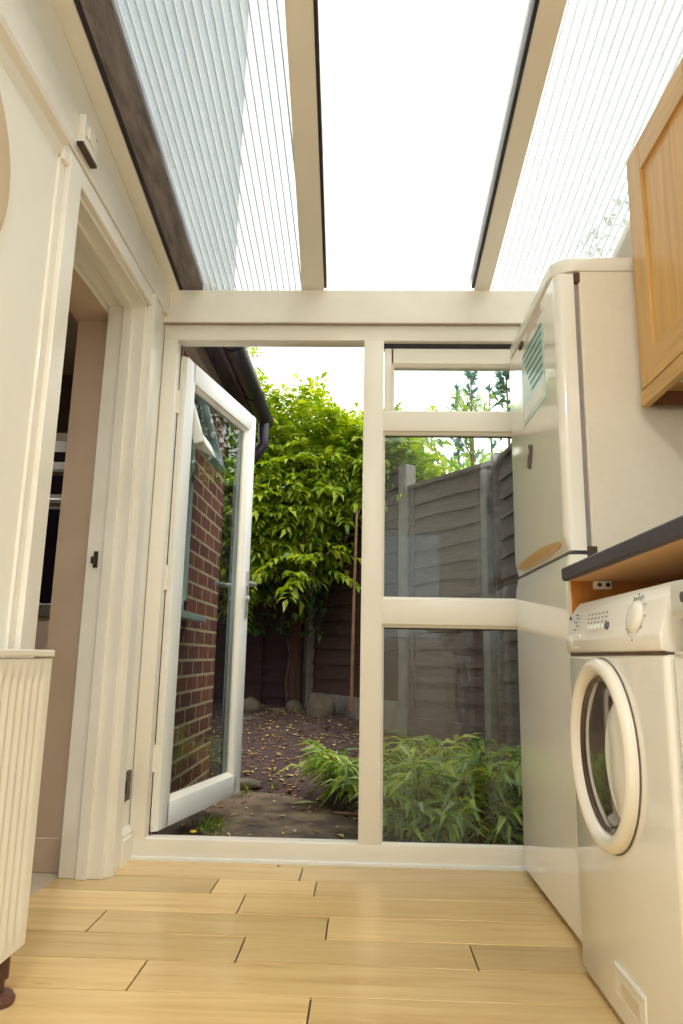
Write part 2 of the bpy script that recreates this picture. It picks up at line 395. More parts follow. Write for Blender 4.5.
# ------------------------------------------------------------------ left wall trims
def arch(name, y0, y1, z1, label, flip=False):
    a = MB()
    ys = [(y0, y0+.035, .008), (y0+.035, y1, .022)] if not flip else [(y0, y0+.025, .028), (y0+.025, y1-.03, .02), (y1-.03, y1, .012)]
    for ya, yb, d in ys: a.box(-.875, -.87+d, ya, yb, 0, z1, bev=.0025)
    struct(a.build(name, TRIM), label, 'trim')
arch('trim_7', 1.735, 1.852, 2.15, 'moulded door architrave nearest the radiator')
arch('trim_8', 2.588, 2.714, 2.15, 'moulded door architrave beside the glazed wall', True)
a = MB().box(-.875, -.852, 1.735, 2.714, 2.10, 2.158, bev=.005)
struct(a.build('trim_9', TRIM), 'door head architrave', 'trim')
# jamb lining with stop
jb = MB().box(-1.018, -.868, 2.566, 2.584, 0, 2.10, bev=.003).box(-1.018, -.872, 1.842, 1.85, 0, 2.10).box(-1.018, -.868, 1.846, 2.584, 2.084, 2.10, bev=.003)
jb.box(-.955, -.915, 2.553, 2.568, 0, 2.086, bev=.003).box(-.955, -.915, 1.85, 1.862, 0, 2.086, bev=.003).box(-.955, -.915, 1.85, 2.56, 2.07, 2.086, bev=.003)
jl = struct(jb.build('trim_10', TRIM), 'cream door lining inside the doorway', 'door lining')
lt = MB().box(-.99, -.974, 2.560, 2.567, 1.05, 1.11, bev=.001).box(-.998, -.985, 2.556, 2.562, 1.065, 1.09, bev=.001)
lt.build('strike_plate', DARKMET, jl)
# trim boards over the door
tb = MB().box(-.87, -.848, YN, FW-.016, 2.162, 2.295, bev=.004)
struct(tb.build('trim_11', TRIM), 'wide cream board running above the doorway', 'trim')
tb = MB().prism([(-.87, 2.162), (-.835, 2.162), (-.84, 2.148), (-.858, 2.135), (-.87, 2.105)], YN, 1.735, 'y')
struct(tb.build('trim_12', TRIM), 'cream moulding under the wide board', 'trim')
sk = MB().prism([(-.87, 0), (-.848, 0), (-.848, .085), (-.855, .09), (-.852, .1), (-.862, .118), (-.87, .12)], 2.714, FW-.001, 'y')
struct(sk.build('baseboard_left', TRIM), 'short moulded skirting between door and glazed wall', 'skirting')
struct(MB().prism([(-.87, 0), (-.848, 0), (-.848, .085), (-.862, .118), (-.87, .12)], YN, 1.735, 'y').build('baseboard_leftnear', TRIM), 'skirting behind the radiator', 'skirting')

# ------------------------------------------------------------------ glazed wall (window_1)
W1 = thing('window_1', 'cream glazed frame with side panes', 'window frame', kind='structure')
f = MB(); YO = FW+.07
f.box(-.866, -.806, FW, YO, .07, 2.062, bev=.003).box(-.866, 1.16, FW, YO, 2.06, 2.13, bev=.003).box(-.866, 1.16, FW, YO, -.02, .072, bev=.003)
f.box(-.012, .071, FW, YO, .07, 2.062, bev=.003).box(.069, 1.092, FW, YO, 1.663, 1.748, bev=.003).box(.069, 1.092, FW, YO, .876, .972, bev=.003)
f.box(1.09, 1.16, FW, YO, .07, 2.062, bev=.003)
f.build('frame', UPVC, W1, smooth=True)
MB().box(-.872, 1.16, FW-.012, FW+.004, -.004, .012, bev=.002).build('threshold_strip', UPVCW, W1)
def beads(x0, x1, z0, z1, w=.016, name='glazing_bead'):
    b = MB(); d0, d1 = FW+.006, FW+.03
    t = bmesh.new()
    o = [(x0, z0), (x1, z0), (x1, z1), (x0, z1)]; i_ = [(x0+w, z0+w), (x1-w, z0+w), (x1-w, z1-w), (x0+w, z1-w)]
    A = [t.verts.new((p[0], d0, p[1])) for p in o]; B = [t.verts.new((p[0], d1-.008, p[1])) for p in i_]; C = [t.verts.new((p[0], d1+.012, p[1])) for p in i_]; D = [t.verts.new((p[0], d1+.012, p[1])) for p in o]
    for k in range(4):
        l = (k+1) % 4
        t.faces.new((A[k], A[l], B[l], B[k])); t.faces.new((B[k], B[l], C[l], C[k])); t.faces.new((C[k], C[l], D[l], D[k])); t.faces.new((D[k], D[l], A[l], A[k]))
    bmesh.ops.recalc_face_normals(t, faces=t.faces)
    b.add(t); return b
for z0, z1 in ((.06, .88), (.968, 1.668)):
    beads(.063, 1.098, z0, z1).build('glazing_bead', UPVC, W1)
    q = MB()
    q.box(.078, 1.083, FW+.036, FW+.0365, z1-.022, z1-.014).box(.078, 1.083, FW+.036, FW+.0365, z0+.014, z0+.019)
    q.build('glazing_gasket', GASKET, W1)
    MB().box(.07, 1.09, FW+.037, FW+.041, z0+.01, z1-.01).build('pane', GLASS, W1)
# door opening lip
l = MB().box(-.812, -.803, YO-.014, YO+.004, .068, 2.064, bev=.002)
l.build('gasket_strip', GASKET, W1)
# opening vent above: sash slightly ajar at its top hinge
vs = MB()
for x0, x1, z0, z1 in ((.076, .117, 1.752, 2.036), (1.045, 1.086, 1.752, 2.036), (.1, 1.06, 1.952, 2.036), (.1, 1.06, 1.744, 1.758)): vs.box(x0, x1, FW+.022, FW+.068, z0, z1, bev=.005)
v = vs.build('vent_sash', UPVC, W1, smooth=True)
beads(.105, 1.057, 1.745, 1.962, .012).build('sash_bead', UPVC, v)
MB().box(.11, 1.05, FW+.045, FW+.049, 1.75, 1.955).build('sash_pane', GLASS, v)
MB().box(.073, 1.09, FW+.03, FW+.06, 2.036, 2.061).build('hinge_gap_shadow', GASKET, W1)  # dark bar stands in for the shadow gap above the sash

# ------------------------------------------------------------------ open door (door_1)
D = thing('door_1', 'white glazed door standing open to the garden', 'door', (-.775, 2.878, 0), math.atan2(.82, .178), kind='structure')
LW = .838; zb, zt = .082, 2.012; T = .066
f = MB()
f.box(0, .09, 0, T, zb, zt, bev=.006).box(LW-.09, LW, 0, T, zb, zt, bev=.006).box(.06, LW-.06, 0, T, zb, zb+.095, bev=.006).box(.06, LW-.06, 0, T, zt-.095, zt, bev=.006)
f.build('door_frame', UPVCW, D, smooth=True)
t = MB(); bd = bmesh.new()
o = [(.085, zb+.09), (LW-.085, zb+.09), (LW-.085, zt-.09), (.085, zt-.09)]; w = .02
i_ = [(o[0][0]+w, o[0][1]+w), (o[1][0]-w, o[1][1]+w), (o[2][0]-w, o[2][1]-w), (o[3][0]+w, o[3][1]-w)]
A = [bd.verts.new((p[0], .004, p[1])) for p in o]; B = [bd.verts.new((p[0], .022, p[1])) for p in i_]; C = [bd.verts.new((p[0], .034, p[1])) for p in i_]
for k in range(4):
    l = (k+1) % 4; bd.faces.new((A[k], A[l], B[l], B[k])); bd.faces.new((B[k], B[l], C[l], C[k]))
bmesh.ops.recalc_face_normals(bd, faces=bd.faces); t.add(bd); t.build('glazing_bead', UPVC, D)
MB().box(.09, LW-.09, .031, .037, zb+.09, zt-.09).build('pane', GLASS2, D)
MB().box(-.004, .002, .012, .05, zb, zt, bev=.001).box(-.008, 0, .02, .028, zb+.02, zt-.02).build('edge_seal', UPVC, D)
hx = LW-.045
for sgn, y0 in ((-1, 0), (1, T)):
    h = MB().box(hx-.016, hx+.016, min(y0, y0+sgn*.008), max(y0, y0+sgn*.008), .93, 1.17, bev=.003)
    hp = h.build('handle_plate', CHROME, D, smooth=True)
    pts = [(hx, y0+sgn*.005, 1.10), (hx, y0+sgn*.045, 1.10), (hx-.012, y0+sgn*.052, 1.10), (hx-.11, y0+sgn*.055, 1.10)]
    MB().tube(pts, [.01, .01, .011, .009], 10).build('lever_handle', CHROME, hp, smooth=True)
    MB().lathe([(0, .022), (.011, .022), (.013, .018), (.013, 0), (0, 0)], 20, Matrix.Translation((hx, y0, 1.03)) @ Matrix.Rotation(-sgn*PI/2, 4, 'X')).build('lock_cylinder', CHROME, hp, smooth=True)
hg = MB()
for z in (.35, 1.05, 1.8): hg.tube([(-.012, .03, z-.05), (-.012, .03, z+.05)], .011, 10)
hg.build('hinges', UPVC, D, smooth=True)

# ------------------------------------------------------------------ brick wall window (window_2)
W2 = thing('window_2', 'white window in the brick wall, top sash pushed open', 'window', kind='structure')
q = MB(); X0, X1 = -.955, -.885
for y0, y1, z0, z1 in ((WY0, WY0+.06, WZ0, WZ1), (WY1-.06, WY1, WZ0, WZ1), (WY0, WY1, WZ0, WZ0+.06), (WY0, WY1, WZ1-.06, WZ1), (WY0, WY1, 1.60, 1.66)): q.box(X0, X1, y0, y1, z0, z1, bev=.005)
q.build('frame', UPVCW, W2, smooth=True)
MB().prism([(-.96, WZ0-.035), (-.80, WZ0-.045), (-.80, WZ0-.018), (-.96, WZ0+.01)], WY0-.04, WY1+.09, 'y', bev=.003).build('window_sill', UPVCW, W2)
MB().box(-.925, -.92, WY0+.05, WY1-.05, WZ0+.05, 1.61).build('pane', GLASS, W2)
sh = MB(); rot = Matrix.Translation((-.885, 0, 2.06)) @ Matrix.Rotation(math.radians(-17), 4, 'Y')
for y0, y1, z0, z1 in ((WY0+.03, WY0+.085, -.42, 0), (WY1-.065, WY1-.01, -.42, 0), (WY0+.04, WY1-.02, -.42, -.365), (WY0+.04, WY1-.02, -.055, 0)): sh.box(0, .045, y0, y1, z0, z1, bev=.006, mat=rot)
so = sh.build('open_sash', UPVCW, W2, smooth=True)
MB().box(.02, .025, WY0+.07, WY1-.05, -.40, -.04, mat=rot).build('sash_pane', GLASS2, so)

# eaves of the outbuilding
ev = struct(MB().prism([(-4.2, 4.05), (-.68, 2.36), (-.68, 2.40), (-4.2, 4.09)], 2.92, 4.48, 'y').build('roof_slates', SLATE), 'dark slate roof of the outbuilding', 'roof')
struct(MB().box(-.92, -.725, 2.92, 4.47, 2.325, 2.345).build('soffit', SOFF), 'dark timber soffit under the outbuilding eaves', 'soffit')
struct(MB().box(-.905, -.855, 2.92, 4.46, 2.23, 2.325, bev=.004).build('wall_plate', FASC), 'pale timber plate along the top of the brick wall', 'timber')
struct(MB().box(-.745, -.723, 2.92, 4.48, 2.25, 2.39, bev=.003).build('fascia', SOFF), 'dark fascia board behind the gutter', 'fascia')
GU = thing('gutter', 'black half-round gutter under the outbuilding eaves', 'gutter', (0, 0, 0))
gp = [(-.668+.056*math.cos(a), 2.275+.056*math.sin(a)) for a in np.linspace(-PI, 0, 14)]+[(-.668+.05*math.cos(a), 2.275+.05*math.sin(a)) for a in np.linspace(0, -PI, 14)]
gm = MB().prism(gp, 2.93, 4.52, 'y'); gm.prism(gp[:14], 4.52, 4.526, 'y')
gm.build('trough', BLACKP, GU, smooth=True)
for yy in (3.3, 4.0): 
    bgp = [(-.668+.062*math.cos(a), 2.275+.062*math.sin(a)) for a in np.linspace(-PI, 0, 12)]+[(-.668+.055*math.cos(a), 2.275+.055*math.sin(a)) for a in np.linspace(0, -PI, 12)]
    MB().prism(bgp, yy-.02, yy+.02, 'y').build('bracket', BLACKP, GU)
MB().tube([(-.668, 4.44, 2.235), (-.668, 4.44, 2.15), (-.665, 4.445, 2.09), (-.74, 4.46, 1.99), (-.80, 4.465, 1.93), (-.815, 4.465, 1.86), (-.815, 4.465, -.05)], .036, 14).build('downpipe', BLACKP, GU, smooth=True)

# ------------------------------------------------------------------ ground outside
from mathutils import noise as mnoise
def soilz(x, y):
    t = max(0, min(1, (y-4.2)/2.5))
    e = (y-edge_y(x))
    rise = .03+.26*t*t*(3-2*t)
    k = max(0, min(1, e/.18))
    return -.06+(rise+.06)*k+.02*k*mnoise.noise(Vector((x*3, y*3, 0)))+.012*k*mnoise.noise(Vector((x*11, y*11, 3)))
def edge_y(x):
    return float(np.interp(x, [-3, -.95, -.6, -.3, -.05, .2, 3], [4.5, 4.45, 4.36, 4.2, 3.72, 3.35, 3.0]))
xs = np.linspace(-3.2, 3.2, 130); ys = np.linspace(2.85, 9.5, 150)
V = [(x, y, soilz(x, y)) for y in ys for x in xs]; nx = len(xs)
F = [(j*nx+i, j*nx+i+1, (j+1)*nx+i+1, (j+1)*nx+i) for j in range(len(ys)-1) for i in range(nx-1)]
gr = struct(arrmesh('ground', V, F, SOIL), 'dark garden soil', 'ground'); gr.data.shade_smooth()
far = [(-40, 9.4, .28), (40, 9.4, .28), (40, 60, .28), (-40, 60, .28), (-40, -20, -.12), (-3.1, -20, -.12), (-3.1, 9.4, .0), (-40, 9.4, .0), (3.1, -20, -.12), (40, -20, -.12), (40, 9.4, 0), (3.1, 9.4, 0)]
struct(arrmesh('ground_beyond', far, [(0, 1, 2, 3), (4, 5, 6, 7), (8, 9, 10, 11)], M('lawn', '#4c5a30', '#62703c', rough=1)), 'ground beyond the fence', 'ground')
pv = MB(); pts = [(-1.0, 2.86), (1.3, 2.86), (1.3, 3.05)]+[(x, edge_y(x)+.02*math.sin(x*23)) for x in np.linspace(.9, -1.0, 26)]
pv.prism(pts, -.12, -.028, 'z', bev=.006)
struct(pv.build('patio_slab', CONC), 'dirty concrete slab outside the door', 'paving')
struct(MB().box(-.87, 1.16, YO-.005, YO+.06, -.1, .0, bev=.004).build('door_step', CONC), 'concrete step at the threshold', 'step')

# fallen leaves and litter: stuff
def leaf_cards(P, L, W, ang, tilt, n_fold=True):
    """flat little leaves: two triangles folded along midrib"""
    V, F = [], []
    for p, l, w_, a, t in zip(P, L, W, ang, tilt):
        d = np.array([math.cos(a)*math.cos(t), math.sin(a)*math.cos(t), math.sin(t)]); s = np.array([-math.sin(a), math.cos(a), 0])
        n = np.cross(d, s); b = len(V); c = np.array(p)
        V += [c-d*l/2, c+s*w_/2+n*w_*.2, c+d*l/2, c-s*w_/2+n*w_*.2]; F += [(b, b+1, b+2), (b, b+2, b+3)]
    return V, F
n = 1500
P = []
while len(P) < n:
    x, yv = rng.uniform(-1.2, .5), rng.uniform(3.0, 6.7)
    if yv < edge_y(x) and rng.random() > .22: continue
    if x < -.86 and yv < 4.48: continue
    fx_ = np.interp(yv, [4.694, 5.54, 6.86], [.905, .331, -.52])
    if yv > 4.694 and x > fx_-.12: continue
    P.append((x, yv, (soilz(x, yv) if yv > edge_y(x) else -.028)+.008))
V, F = leaf_cards(P, rng.uniform(.015, .06, n), rng.uniform(.010, .03, n), rng.uniform(0, 6.28, n), rng.uniform(-.3, .3, n))
lo = arrmesh('fallen_leaves', V, F, LITTER); tag(lo, 'yellow and brown fallen leaves strewn over the soil', 'leaves', kind='stuff')
# single big pale leaf and twigs
V, F = leaf_cards([(-.30, 4.02, -.018)], [.15], [.04], [.1], [.05]); lf = arrmesh('fallen_leaf', V, F, leafmat('pale_leaf', ['#c8d8a0', '#d2dfae']))
tag(lf, 'large pale green leaf lying on the concrete slab edge', 'leaf')
for i, (pts, lb) in enumerate([([(-.13, 3.7, .0), (-.02, 3.58, .02), (.1, 3.55, .01)], 'thin bent twig lying at the foot of the bamboo'), ([(-.42, 5.0, .12), (-.3, 4.9, .13), (-.12, 4.95, .12)], 'thin dry twig lying on the soil bed')]):
    tag(MB().tube(pts, [.008, .007, .004], 6).build('twig', CANE, smooth=True), lb, 'twig')

# stones
for c, rr, sc, sd, lb, mt in [((-.97, 6.35, .30), .095, (1.1, .8, .85), 3, 'pale rounded stone against the dark back fence', STONE), ((-.60, 6.45, .27), .10, (.8, .8, 1.1), 5, 'brown upright stone at the foot of the timber post', STONE), ((-.36, 6.2, .30), .13, (1, .8, 1.15), 8, 'large pale stone at the foot of the concrete post', STONE),
                          ((-.76, 6.5, .22), .14, (1.5, .8, .6), 11, 'low dark stone block between the pale stones', M('dark_stone', '#4a4042', '#6a5d58', rough=.9, scale=7, bump=.5)), ((-.95, 6.0, .2), .12, (1.5, .8, .5), 17, 'flat dark stone in front of the back fence', M('dark_stone2', '#4a4042', '#6a5d58', rough=.9, scale=7, bump=.5))]:
    tag(MB().rock(c, rr, sc, sd).build('stone', mt, smooth=True, auto=None), lb, 'stone')
tag(MB().rock((-.70, 4.44, .0), .075, (1.6, .5, .4), 21).build('edging_stone', STONE, smooth=True, auto=None), 'long pale edging stone where slab meets soil', 'stone')

# ------------------------------------------------------------------ fences
def fence_panel(p, q, z0, zt, mat, label, nb=None, grav=None, cap=True, battens=(.5,)):
    p = Vector((*p, 0)); q = Vector((*q, 0)); L = (q-p).length; a = math.atan2(q.y-p.y, q.x-p.x)
    t = thing('garden_fence', label, 'fence', (p.x, p.y, z0), a)
    h = zt-z0; g0 = .22 if grav else 0; nb = nb or max(5, int(round((h-g0)/.125))); bh = (h-g0)/nb
    m = MB()
    rr = random.Random(int(L*1000))
    for i in range(nb):
        zz = g0+i*bh; w_ = rr.uniform(-.006, .006)
        m.prism([(.0, zz-.022+w_), (.028, zz-.022+w_), (.014, zz+bh), (.004, zz+bh)], .04, L-.04, 'x') if False else m.add(_board(L, zz, bh, w_))
    m.build('lap_boards', mat, t)
    if cap: MB().box(.02, L-.02, -.035, .03, h-.01, h+.025, bev=.004).build('top_rail', mat, t)
    for k in battens: MB().box(k*L-.02, k*L+.02, -.03, -.012, g0, h, bev=.003).build('batten', mat, t)
    if grav: MB().box(.02, L-.02, -.03, .03, -.15, g0-.02, bev=.004).build('gravel_board', grav, t)
    return t
def _board(L, zz, bh, w_):
    t = bmesh.new(); n = 8; rows_ = []
    for i in range(n+1):
        x = .03+(L-.06)*i/n; d = .006*math.sin(x*9+zz*40)
        rows_.append([t.verts.new((x, yy, z)) for yy, z in ((-.026, zz-.018+d+w_), (-.004, zz+bh), (.004, zz+bh), (-.004, zz-.018+d+w_))])
    for A, B in zip(rows_, rows_[1:]):
        for k in range(4): t.faces.new((A[k], B[k], B[(k+1) % 4], A[(k+1) % 4]))
    t.faces.new(rows_[0]); t.faces.new(rows_[-1][::-1]); bmesh.ops.recalc_face_normals(t, faces=t.faces); return t
def post(x, y, z0, zt, mat, label, a=0, s=.045, tan=False):
    tag(MB().box(-s, s, -s, s, z0, zt, bev=.008, mat=Matrix.Translation((x, y, 0)) @ Matrix.Rotation(a, 4, 'Z')).build('fence_post', mat), label, 'fence post')
PA, PB, PC = (.905, 4.694), (.331, 5.54), (-.52, 6.86)
ang = math.atan2(PB[1]-PA[1], PB[0]-PA[0])
# boards face -y local = towards the garden
fence_panel(PB, PA, .12, 2.05, FENCE, 'grey lap-board fence panel seen through the middle side pane', cap=True, battens=(.1, .88), grav=FENCE)
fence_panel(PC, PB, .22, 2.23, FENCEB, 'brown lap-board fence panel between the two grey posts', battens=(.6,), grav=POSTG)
fence_panel(PA, (1.10, 2.98), .02, 2.05, FENCE, 'grey fence panel running beside the fridge end of the glazed wall', battens=(.5,), grav=FENCE)
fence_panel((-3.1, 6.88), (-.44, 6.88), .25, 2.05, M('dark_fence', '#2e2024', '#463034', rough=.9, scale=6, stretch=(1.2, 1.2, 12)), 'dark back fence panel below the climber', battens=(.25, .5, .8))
post(PB[0], PB[1], .05, 2.25, POSTG, 'tall grey post in the middle of the side fence', ang, .05)
post(PA[0], PA[1], -.05, 2.11, FENCE, 'weathered timber post at the bend of the fence', 0, .05)
post(PA[0]-.09, PA[1]+.03, -.05, 2.0, POSTG, 'slim grey post beside the weathered timber post', ang, .03)
post(-.50, 6.76, .1, 2.2, POSTG, 'grey concrete post in the far fence corner', ang, .045)
post(-.625, 6.74, .1, 2.1, POSTB, 'brown timber post in the far fence corner', 0, .05)
tag(MB().tube([(-.085, 5.55, .35), (-.08, 5.56, 1.1), (-.065, 5.58, 1.9)], [.013, .012, .010], 8).build('garden_cane', CANE, smooth=True), 'upright brown cane standing before the brown fence panel', 'cane')

# ------------------------------------------------------------------ planting
def unit(v): return v/np.maximum(1e-9, np.linalg.norm(v, axis=-1, keepdims=True))
def blades(P, D, Lg, Wd, droop=.3, fold=.25):
    """P base points (n,3), D unit directions, lengths, widths -> 6-vert bent folded leaves"""
    n = len(P); up = np.array([0, 0, 1.]); S = unit(np.cross(D, up+rng.normal(0, .35, (n, 3)))); Nn = np.cross(S, D)
    L = Lg[:, None]; W = Wd[:, None]
    b = P; m = P+D*L*.5+Nn*L*.04; e = P+D*L-up*L*droop
    V = np.stack([b, m+S*W*.5+Nn*W*fold, m-S*W*.5+Nn*W*fold, m, e], 1).reshape(-1, 3)
    k = np.arange(n)[:, None]*5
    F = np.concatenate([k+np.array([[0, 3, 1]]), k+np.array([[0, 2, 3]]), k+np.array([[1, 3, 4]]), k+np.array([[3, 2, 4]])])
    return V, F
def pinnate(P, D, size, npair=5, lw=.36):
    """compound leaves: rachis from P along D with npair leaflet pairs + tip"""
    Pb, Db, Lb = [], [], []
    n = len(P); S = unit(np.cross(D, np.array([0, 0, 1.])+rng.normal(0, .25, (n, 3))))
    for j in range(npair):
        t = (.25+.7*j/(npair-1)); drop = -t*t*.28
        base = P+D*(size*t)[:, None]+np.array([0, 0, 1.])*(size*drop)[:, None]
        for sg in (-1, 1):
            d = unit(D*.55+S*sg+np.array([0, 0, -.3])+rng.normal(0, .1, (n, 3)))
            Pb.append(base); Db.append(d); Lb.append(size*.36*(1-.35*abs(t-.5)))
    Pb.append(P+D*size[:, None]+np.array([0, 0, 1.])*(size*-.28)[:, None]); Db.append(unit(D+np.array([0, 0, -.5]))); Lb.append(size*.38)
    Pb = np.concatenate(Pb); Db = np.concatenate(Db); Lb = np.concatenate(Lb)
    return blades(Pb, Db, Lb, Lb*lw, .18)

# climber on the back fence
VI = thing('climber', 'bright green climber with pinnate leaves spilling over the back fence', 'climbing plant', (-.66, 6.6, .25))
def inv(P): return P-np.array([-.66, 6.6, .25])
n = 3900; P = []; Dv = []
while len(P) < n:
    x = rng.uniform(-2.4, .75); top = np.interp(x, [-2.4, -1.2, -1.0, -.6, -.04, .2, .5, .75], [2.9, 3.12, 3.0, 2.86, 2.7, 2.6, 2.3, 1.9])+.07*math.sin(x*9)
    bot = np.interp(x, [-2.4, -1.0, -.75, -.5, -.2, .3, .75], [1.1, 1.25, 1.4, 1.55, 1.95, 2.05, 1.9])
    u = rng.random(); z = bot+(top-bot)*u**.8
    bulge = math.sin(PI*min(1, max(0, (z-bot)/(top-bot))))**.5
    yv = 6.55-.62*bulge*rng.uniform(.35, 1)-.1*rng.random()
    if z > top-.25: yv = rng.uniform(5.8, 6.8)
    P.append((x, yv, z)); d = np.array([rng.normal(0, .55), -.75+rng.normal(0, .35), .15+rng.normal(0, .45)+(.7 if z > top-.2 else 0)]); Dv.append(d)
P = np.array(P); Dv = unit(np.array(Dv)); VS = [pinnate(P, Dv, rng.uniform(.19, .33, n), 6)]
nb_ = 1100; Pb_ = np.stack([rng.uniform(-2.4, .6, nb_), rng.uniform(6.35, 6.8, nb_), rng.uniform(1.6, 2.85, nb_)], 1)
VS.append(pinnate(Pb_, unit(np.stack([rng.normal(0, .6, nb_), rng.normal(-.6, .3, nb_), rng.normal(0, .5, nb_)], 1)), rng.uniform(.25, .4, nb_), 5, .5))
n2 = 260; P2 = np.stack([rng.uniform(-1.3, -.35, n2), rng.uniform(6.2, 6.6, n2), rng.uniform(.95, 1.6, n2)], 1); D2 = unit(np.stack([rng.normal(0, .6, n2), rng.normal(-.7, .3, n2), rng.normal(-.3, .4, n2)], 1))
V, F = blades(P2, D2, rng.uniform(.07, .11, n2), rng.uniform(.05, .08, n2), .2)
arrmesh('lower_leaves', inv(V), F, IVY, VI)
# hanging sprays in front
P3 = np.array([(-.70, 5.85, 1.42), (-.62, 5.8, 1.36), (-.52, 5.78, 1.40), (-.42, 5.75, 1.36), (-.34, 5.75, 1.45), (-.75, 5.9, 1.6), (-.9, 5.9, 1.45), (-.5, 5.8, 1.6), (-.38, 5.78, 1.62), (-.28, 5.7, 1.48)]); n3 = len(P3)
D3 = unit(np.stack([rng.normal(.1, .7, n3), rng.normal(-.5, .2, n3), rng.normal(-.1, .2, n3)], 1)); VS.append(pinnate(P3, D3, np.full(n3, .34), 6))
st = MB()
def wob(a, b, k, amp, seed):
    rr = random.Random(seed); a = Vector(a); b = Vector(b)
    return [a.lerp(b, i/k)+Vector((rr.uniform(-amp, amp), rr.uniform(-amp, amp), rr.uniform(-amp, amp)))*(0 if i in (0, k) else 1) for i in range(k+1)]
for a, b, r0, r1, sd in [((-.66, 6.6, .25), (-.7, 6.5, 1.9), .02, .014, 1), ((-.7, 6.5, 1.2), (-1.1, 6.3, 2.6), .02, .01, 2), ((-.69, 6.5, 1.5), (-.2, 6.2, 2.5), .02, .01, 3), ((-.66, 6.5, 1.15), (-.38, 5.85, 1.32), .01, .006, 4), ((-.85, 6.1, 1.15), (-.40, 5.75, 1.42), .009, .006, 5), ((-.55, 6.0, 1.3), (-.52, 5.9, 1.85), .008, .006, 6), ((-.6, 6.1, 1.5), (-.05, 5.9, 1.75), .008, .005, 7)]:
    p = wob(a, b, 6, .05, sd); st.tube([v-Vector((-.66, 6.6, .25)) for v in p], list(np.linspace(r0, r1, 7)), 6)
st.build('woody_stem', M('dark_bark', '#33271f', '#55443a', rough=.9, scale=14, bump=.4), VI, smooth=True)
# shoot rising beside the gutter
P4 = np.stack([rng.uniform(-1.35, -.98, 26), rng.uniform(5.9, 6.4, 26), rng.uniform(3.05, 3.55, 26)], 1); D4 = unit(np.stack([rng.normal(.5, .5, 26), rng.normal(-.3, .3, 26), rng.normal(.3, .5, 26)], 1))
VS.append(pinnate(P4, D4, rng.uniform(.14, .22, 26), 4))
V, F = [], []; k = 0
for v_, f_ in VS: V.append(v_); F.append(f_+k); k += len(v_)
arrmesh('foliage', inv(np.concatenate(V)), np.concatenate(F), VINE, VI)

# bamboo clumps
def bamboo(cx, cy, spread, hmax, nc, label, seed, lean=(0, -.3)):
    rr = np.random.default_rng(seed); z0 = soilz(cx, cy)
    z0 = max(z0, -.028) if cy < edge_y(cx) else z0
    t = thing('bamboo_plant', label, 'bamboo', (cx, cy, z0))
    c = MB(); P, Dd, L = [], [], []
    for i in range(nc):
        a = rr.uniform(0, 6.28); r0 = rr.uniform(0, .08); b = np.array([math.cos(a)*r0, math.sin(a)*r0, -.02])
        h = hmax*rr.uniform(.55, 1); out = np.array([math.cos(a), math.sin(a), 0])*spread*rr.uniform(.3, 1)+np.array([*lean, 0])*spread*.6
        pts = [b+out*(s**1.6)+np.array([0, 0, h*(s-.25*s*s)/.75]) for s in np.linspace(0, 1, 7)]
        c.tube([tuple(p) for p in pts], list(np.linspace(.004, .0015, 7)), 5)
        for s in np.linspace(.25, 1, 8):
            for _ in range(2):
                p = b+out*(s**1.6)+np.array([0, 0, h*(s-.25*s*s)/.75]); aa = a+rr.normal(0, 1.1)
                P.append(p); Dd.append(np.array([math.cos(aa), math.sin(aa), rr.normal(.1, .28)])); L.append(rr.uniform(.11, .23))
    c.build('canes', CANE, t, smooth=True)
    L = np.array(L); V, F = blades(np.array(P), unit(np.array(Dd)), L, L*rr.uniform(.13, .19, len(L)), .2)
    arrmesh('leaves', V, F, BAMB, t)
bamboo(-.01, 4.0, .19, .27, 16, 'small leafy bamboo seen through the open doorway', 1)
bamboo(.26, 3.62, .32, .28, 22, 'bright bamboo close behind the lower pane, nearest the mullion', 2)
bamboo(.62, 3.62, .32, .31, 24, 'bright bamboo behind the lower pane next to the fridge', 3)
bamboo(.42, 4.2, .34, .32, 20, 'taller bamboo growing at the foot of the grey fence', 4)
bamboo(.28, 3.34, .2, .22, 14, 'low bamboo leaning against the lower pane beside the mullion', 6, (-.3, .3))
bamboo(.58, 3.34, .2, .24, 14, 'low bamboo leaning against the lower pane beside the fridge', 7, (-.3, .3))
bamboo(.95, 3.7, .3, .4, 12, 'bamboo mostly hidden behind the fridge', 5)
# grass tuft by the brick wall
def tuft(cx, cy, n, h, label, seed):
    rr = np.random.default_rng(seed)
    P = np.stack([rr.normal(0, .05, n), rr.normal(0, .07, n), np.zeros(n)], 1); Dd = unit(np.stack([rr.normal(0, .5, n), rr.normal(0, .5, n), rr.uniform(.5, 1.2, n)], 1)); L = rr.uniform(.4, 1, n)*h
    V, F = blades(P, Dd, L, np.full(n, .008), .25); o = arrmesh('grass_tuft', V, F, GRASSM); o.location = (cx, cy, -.03); tag(o, label, 'grass', kind='stuff')
tuft(-.66, 3.38, 60, .14, 'green grass tuft on the slab under the open door', 1)
tuft(-.72, 4.25, 40, .12, 'grass tuft by the corner of the brick wall', 2)
tuft(-.52, 4.55, 40, .13, 'thin grass tuft at the edge of the soil bed', 3)
dn = thing('dandelion', 'small yellow flower on the slab by the brick wall', 'flower', (-.70, 3.16, -.028))
MB().lathe([(0, .006), (.012, .004), (.015, 0), (.006, -.006), (0, -.006)], 14, Matrix.Translation((0, 0, .05))).build('bloom', M('yellow_petal', '#e0b52c', '#ebc63f'), dn, smooth=True)
MB().tube([(0, 0, 0), (.003, 0, .045)], .002, 6).build('stem', GRASSM, dn)

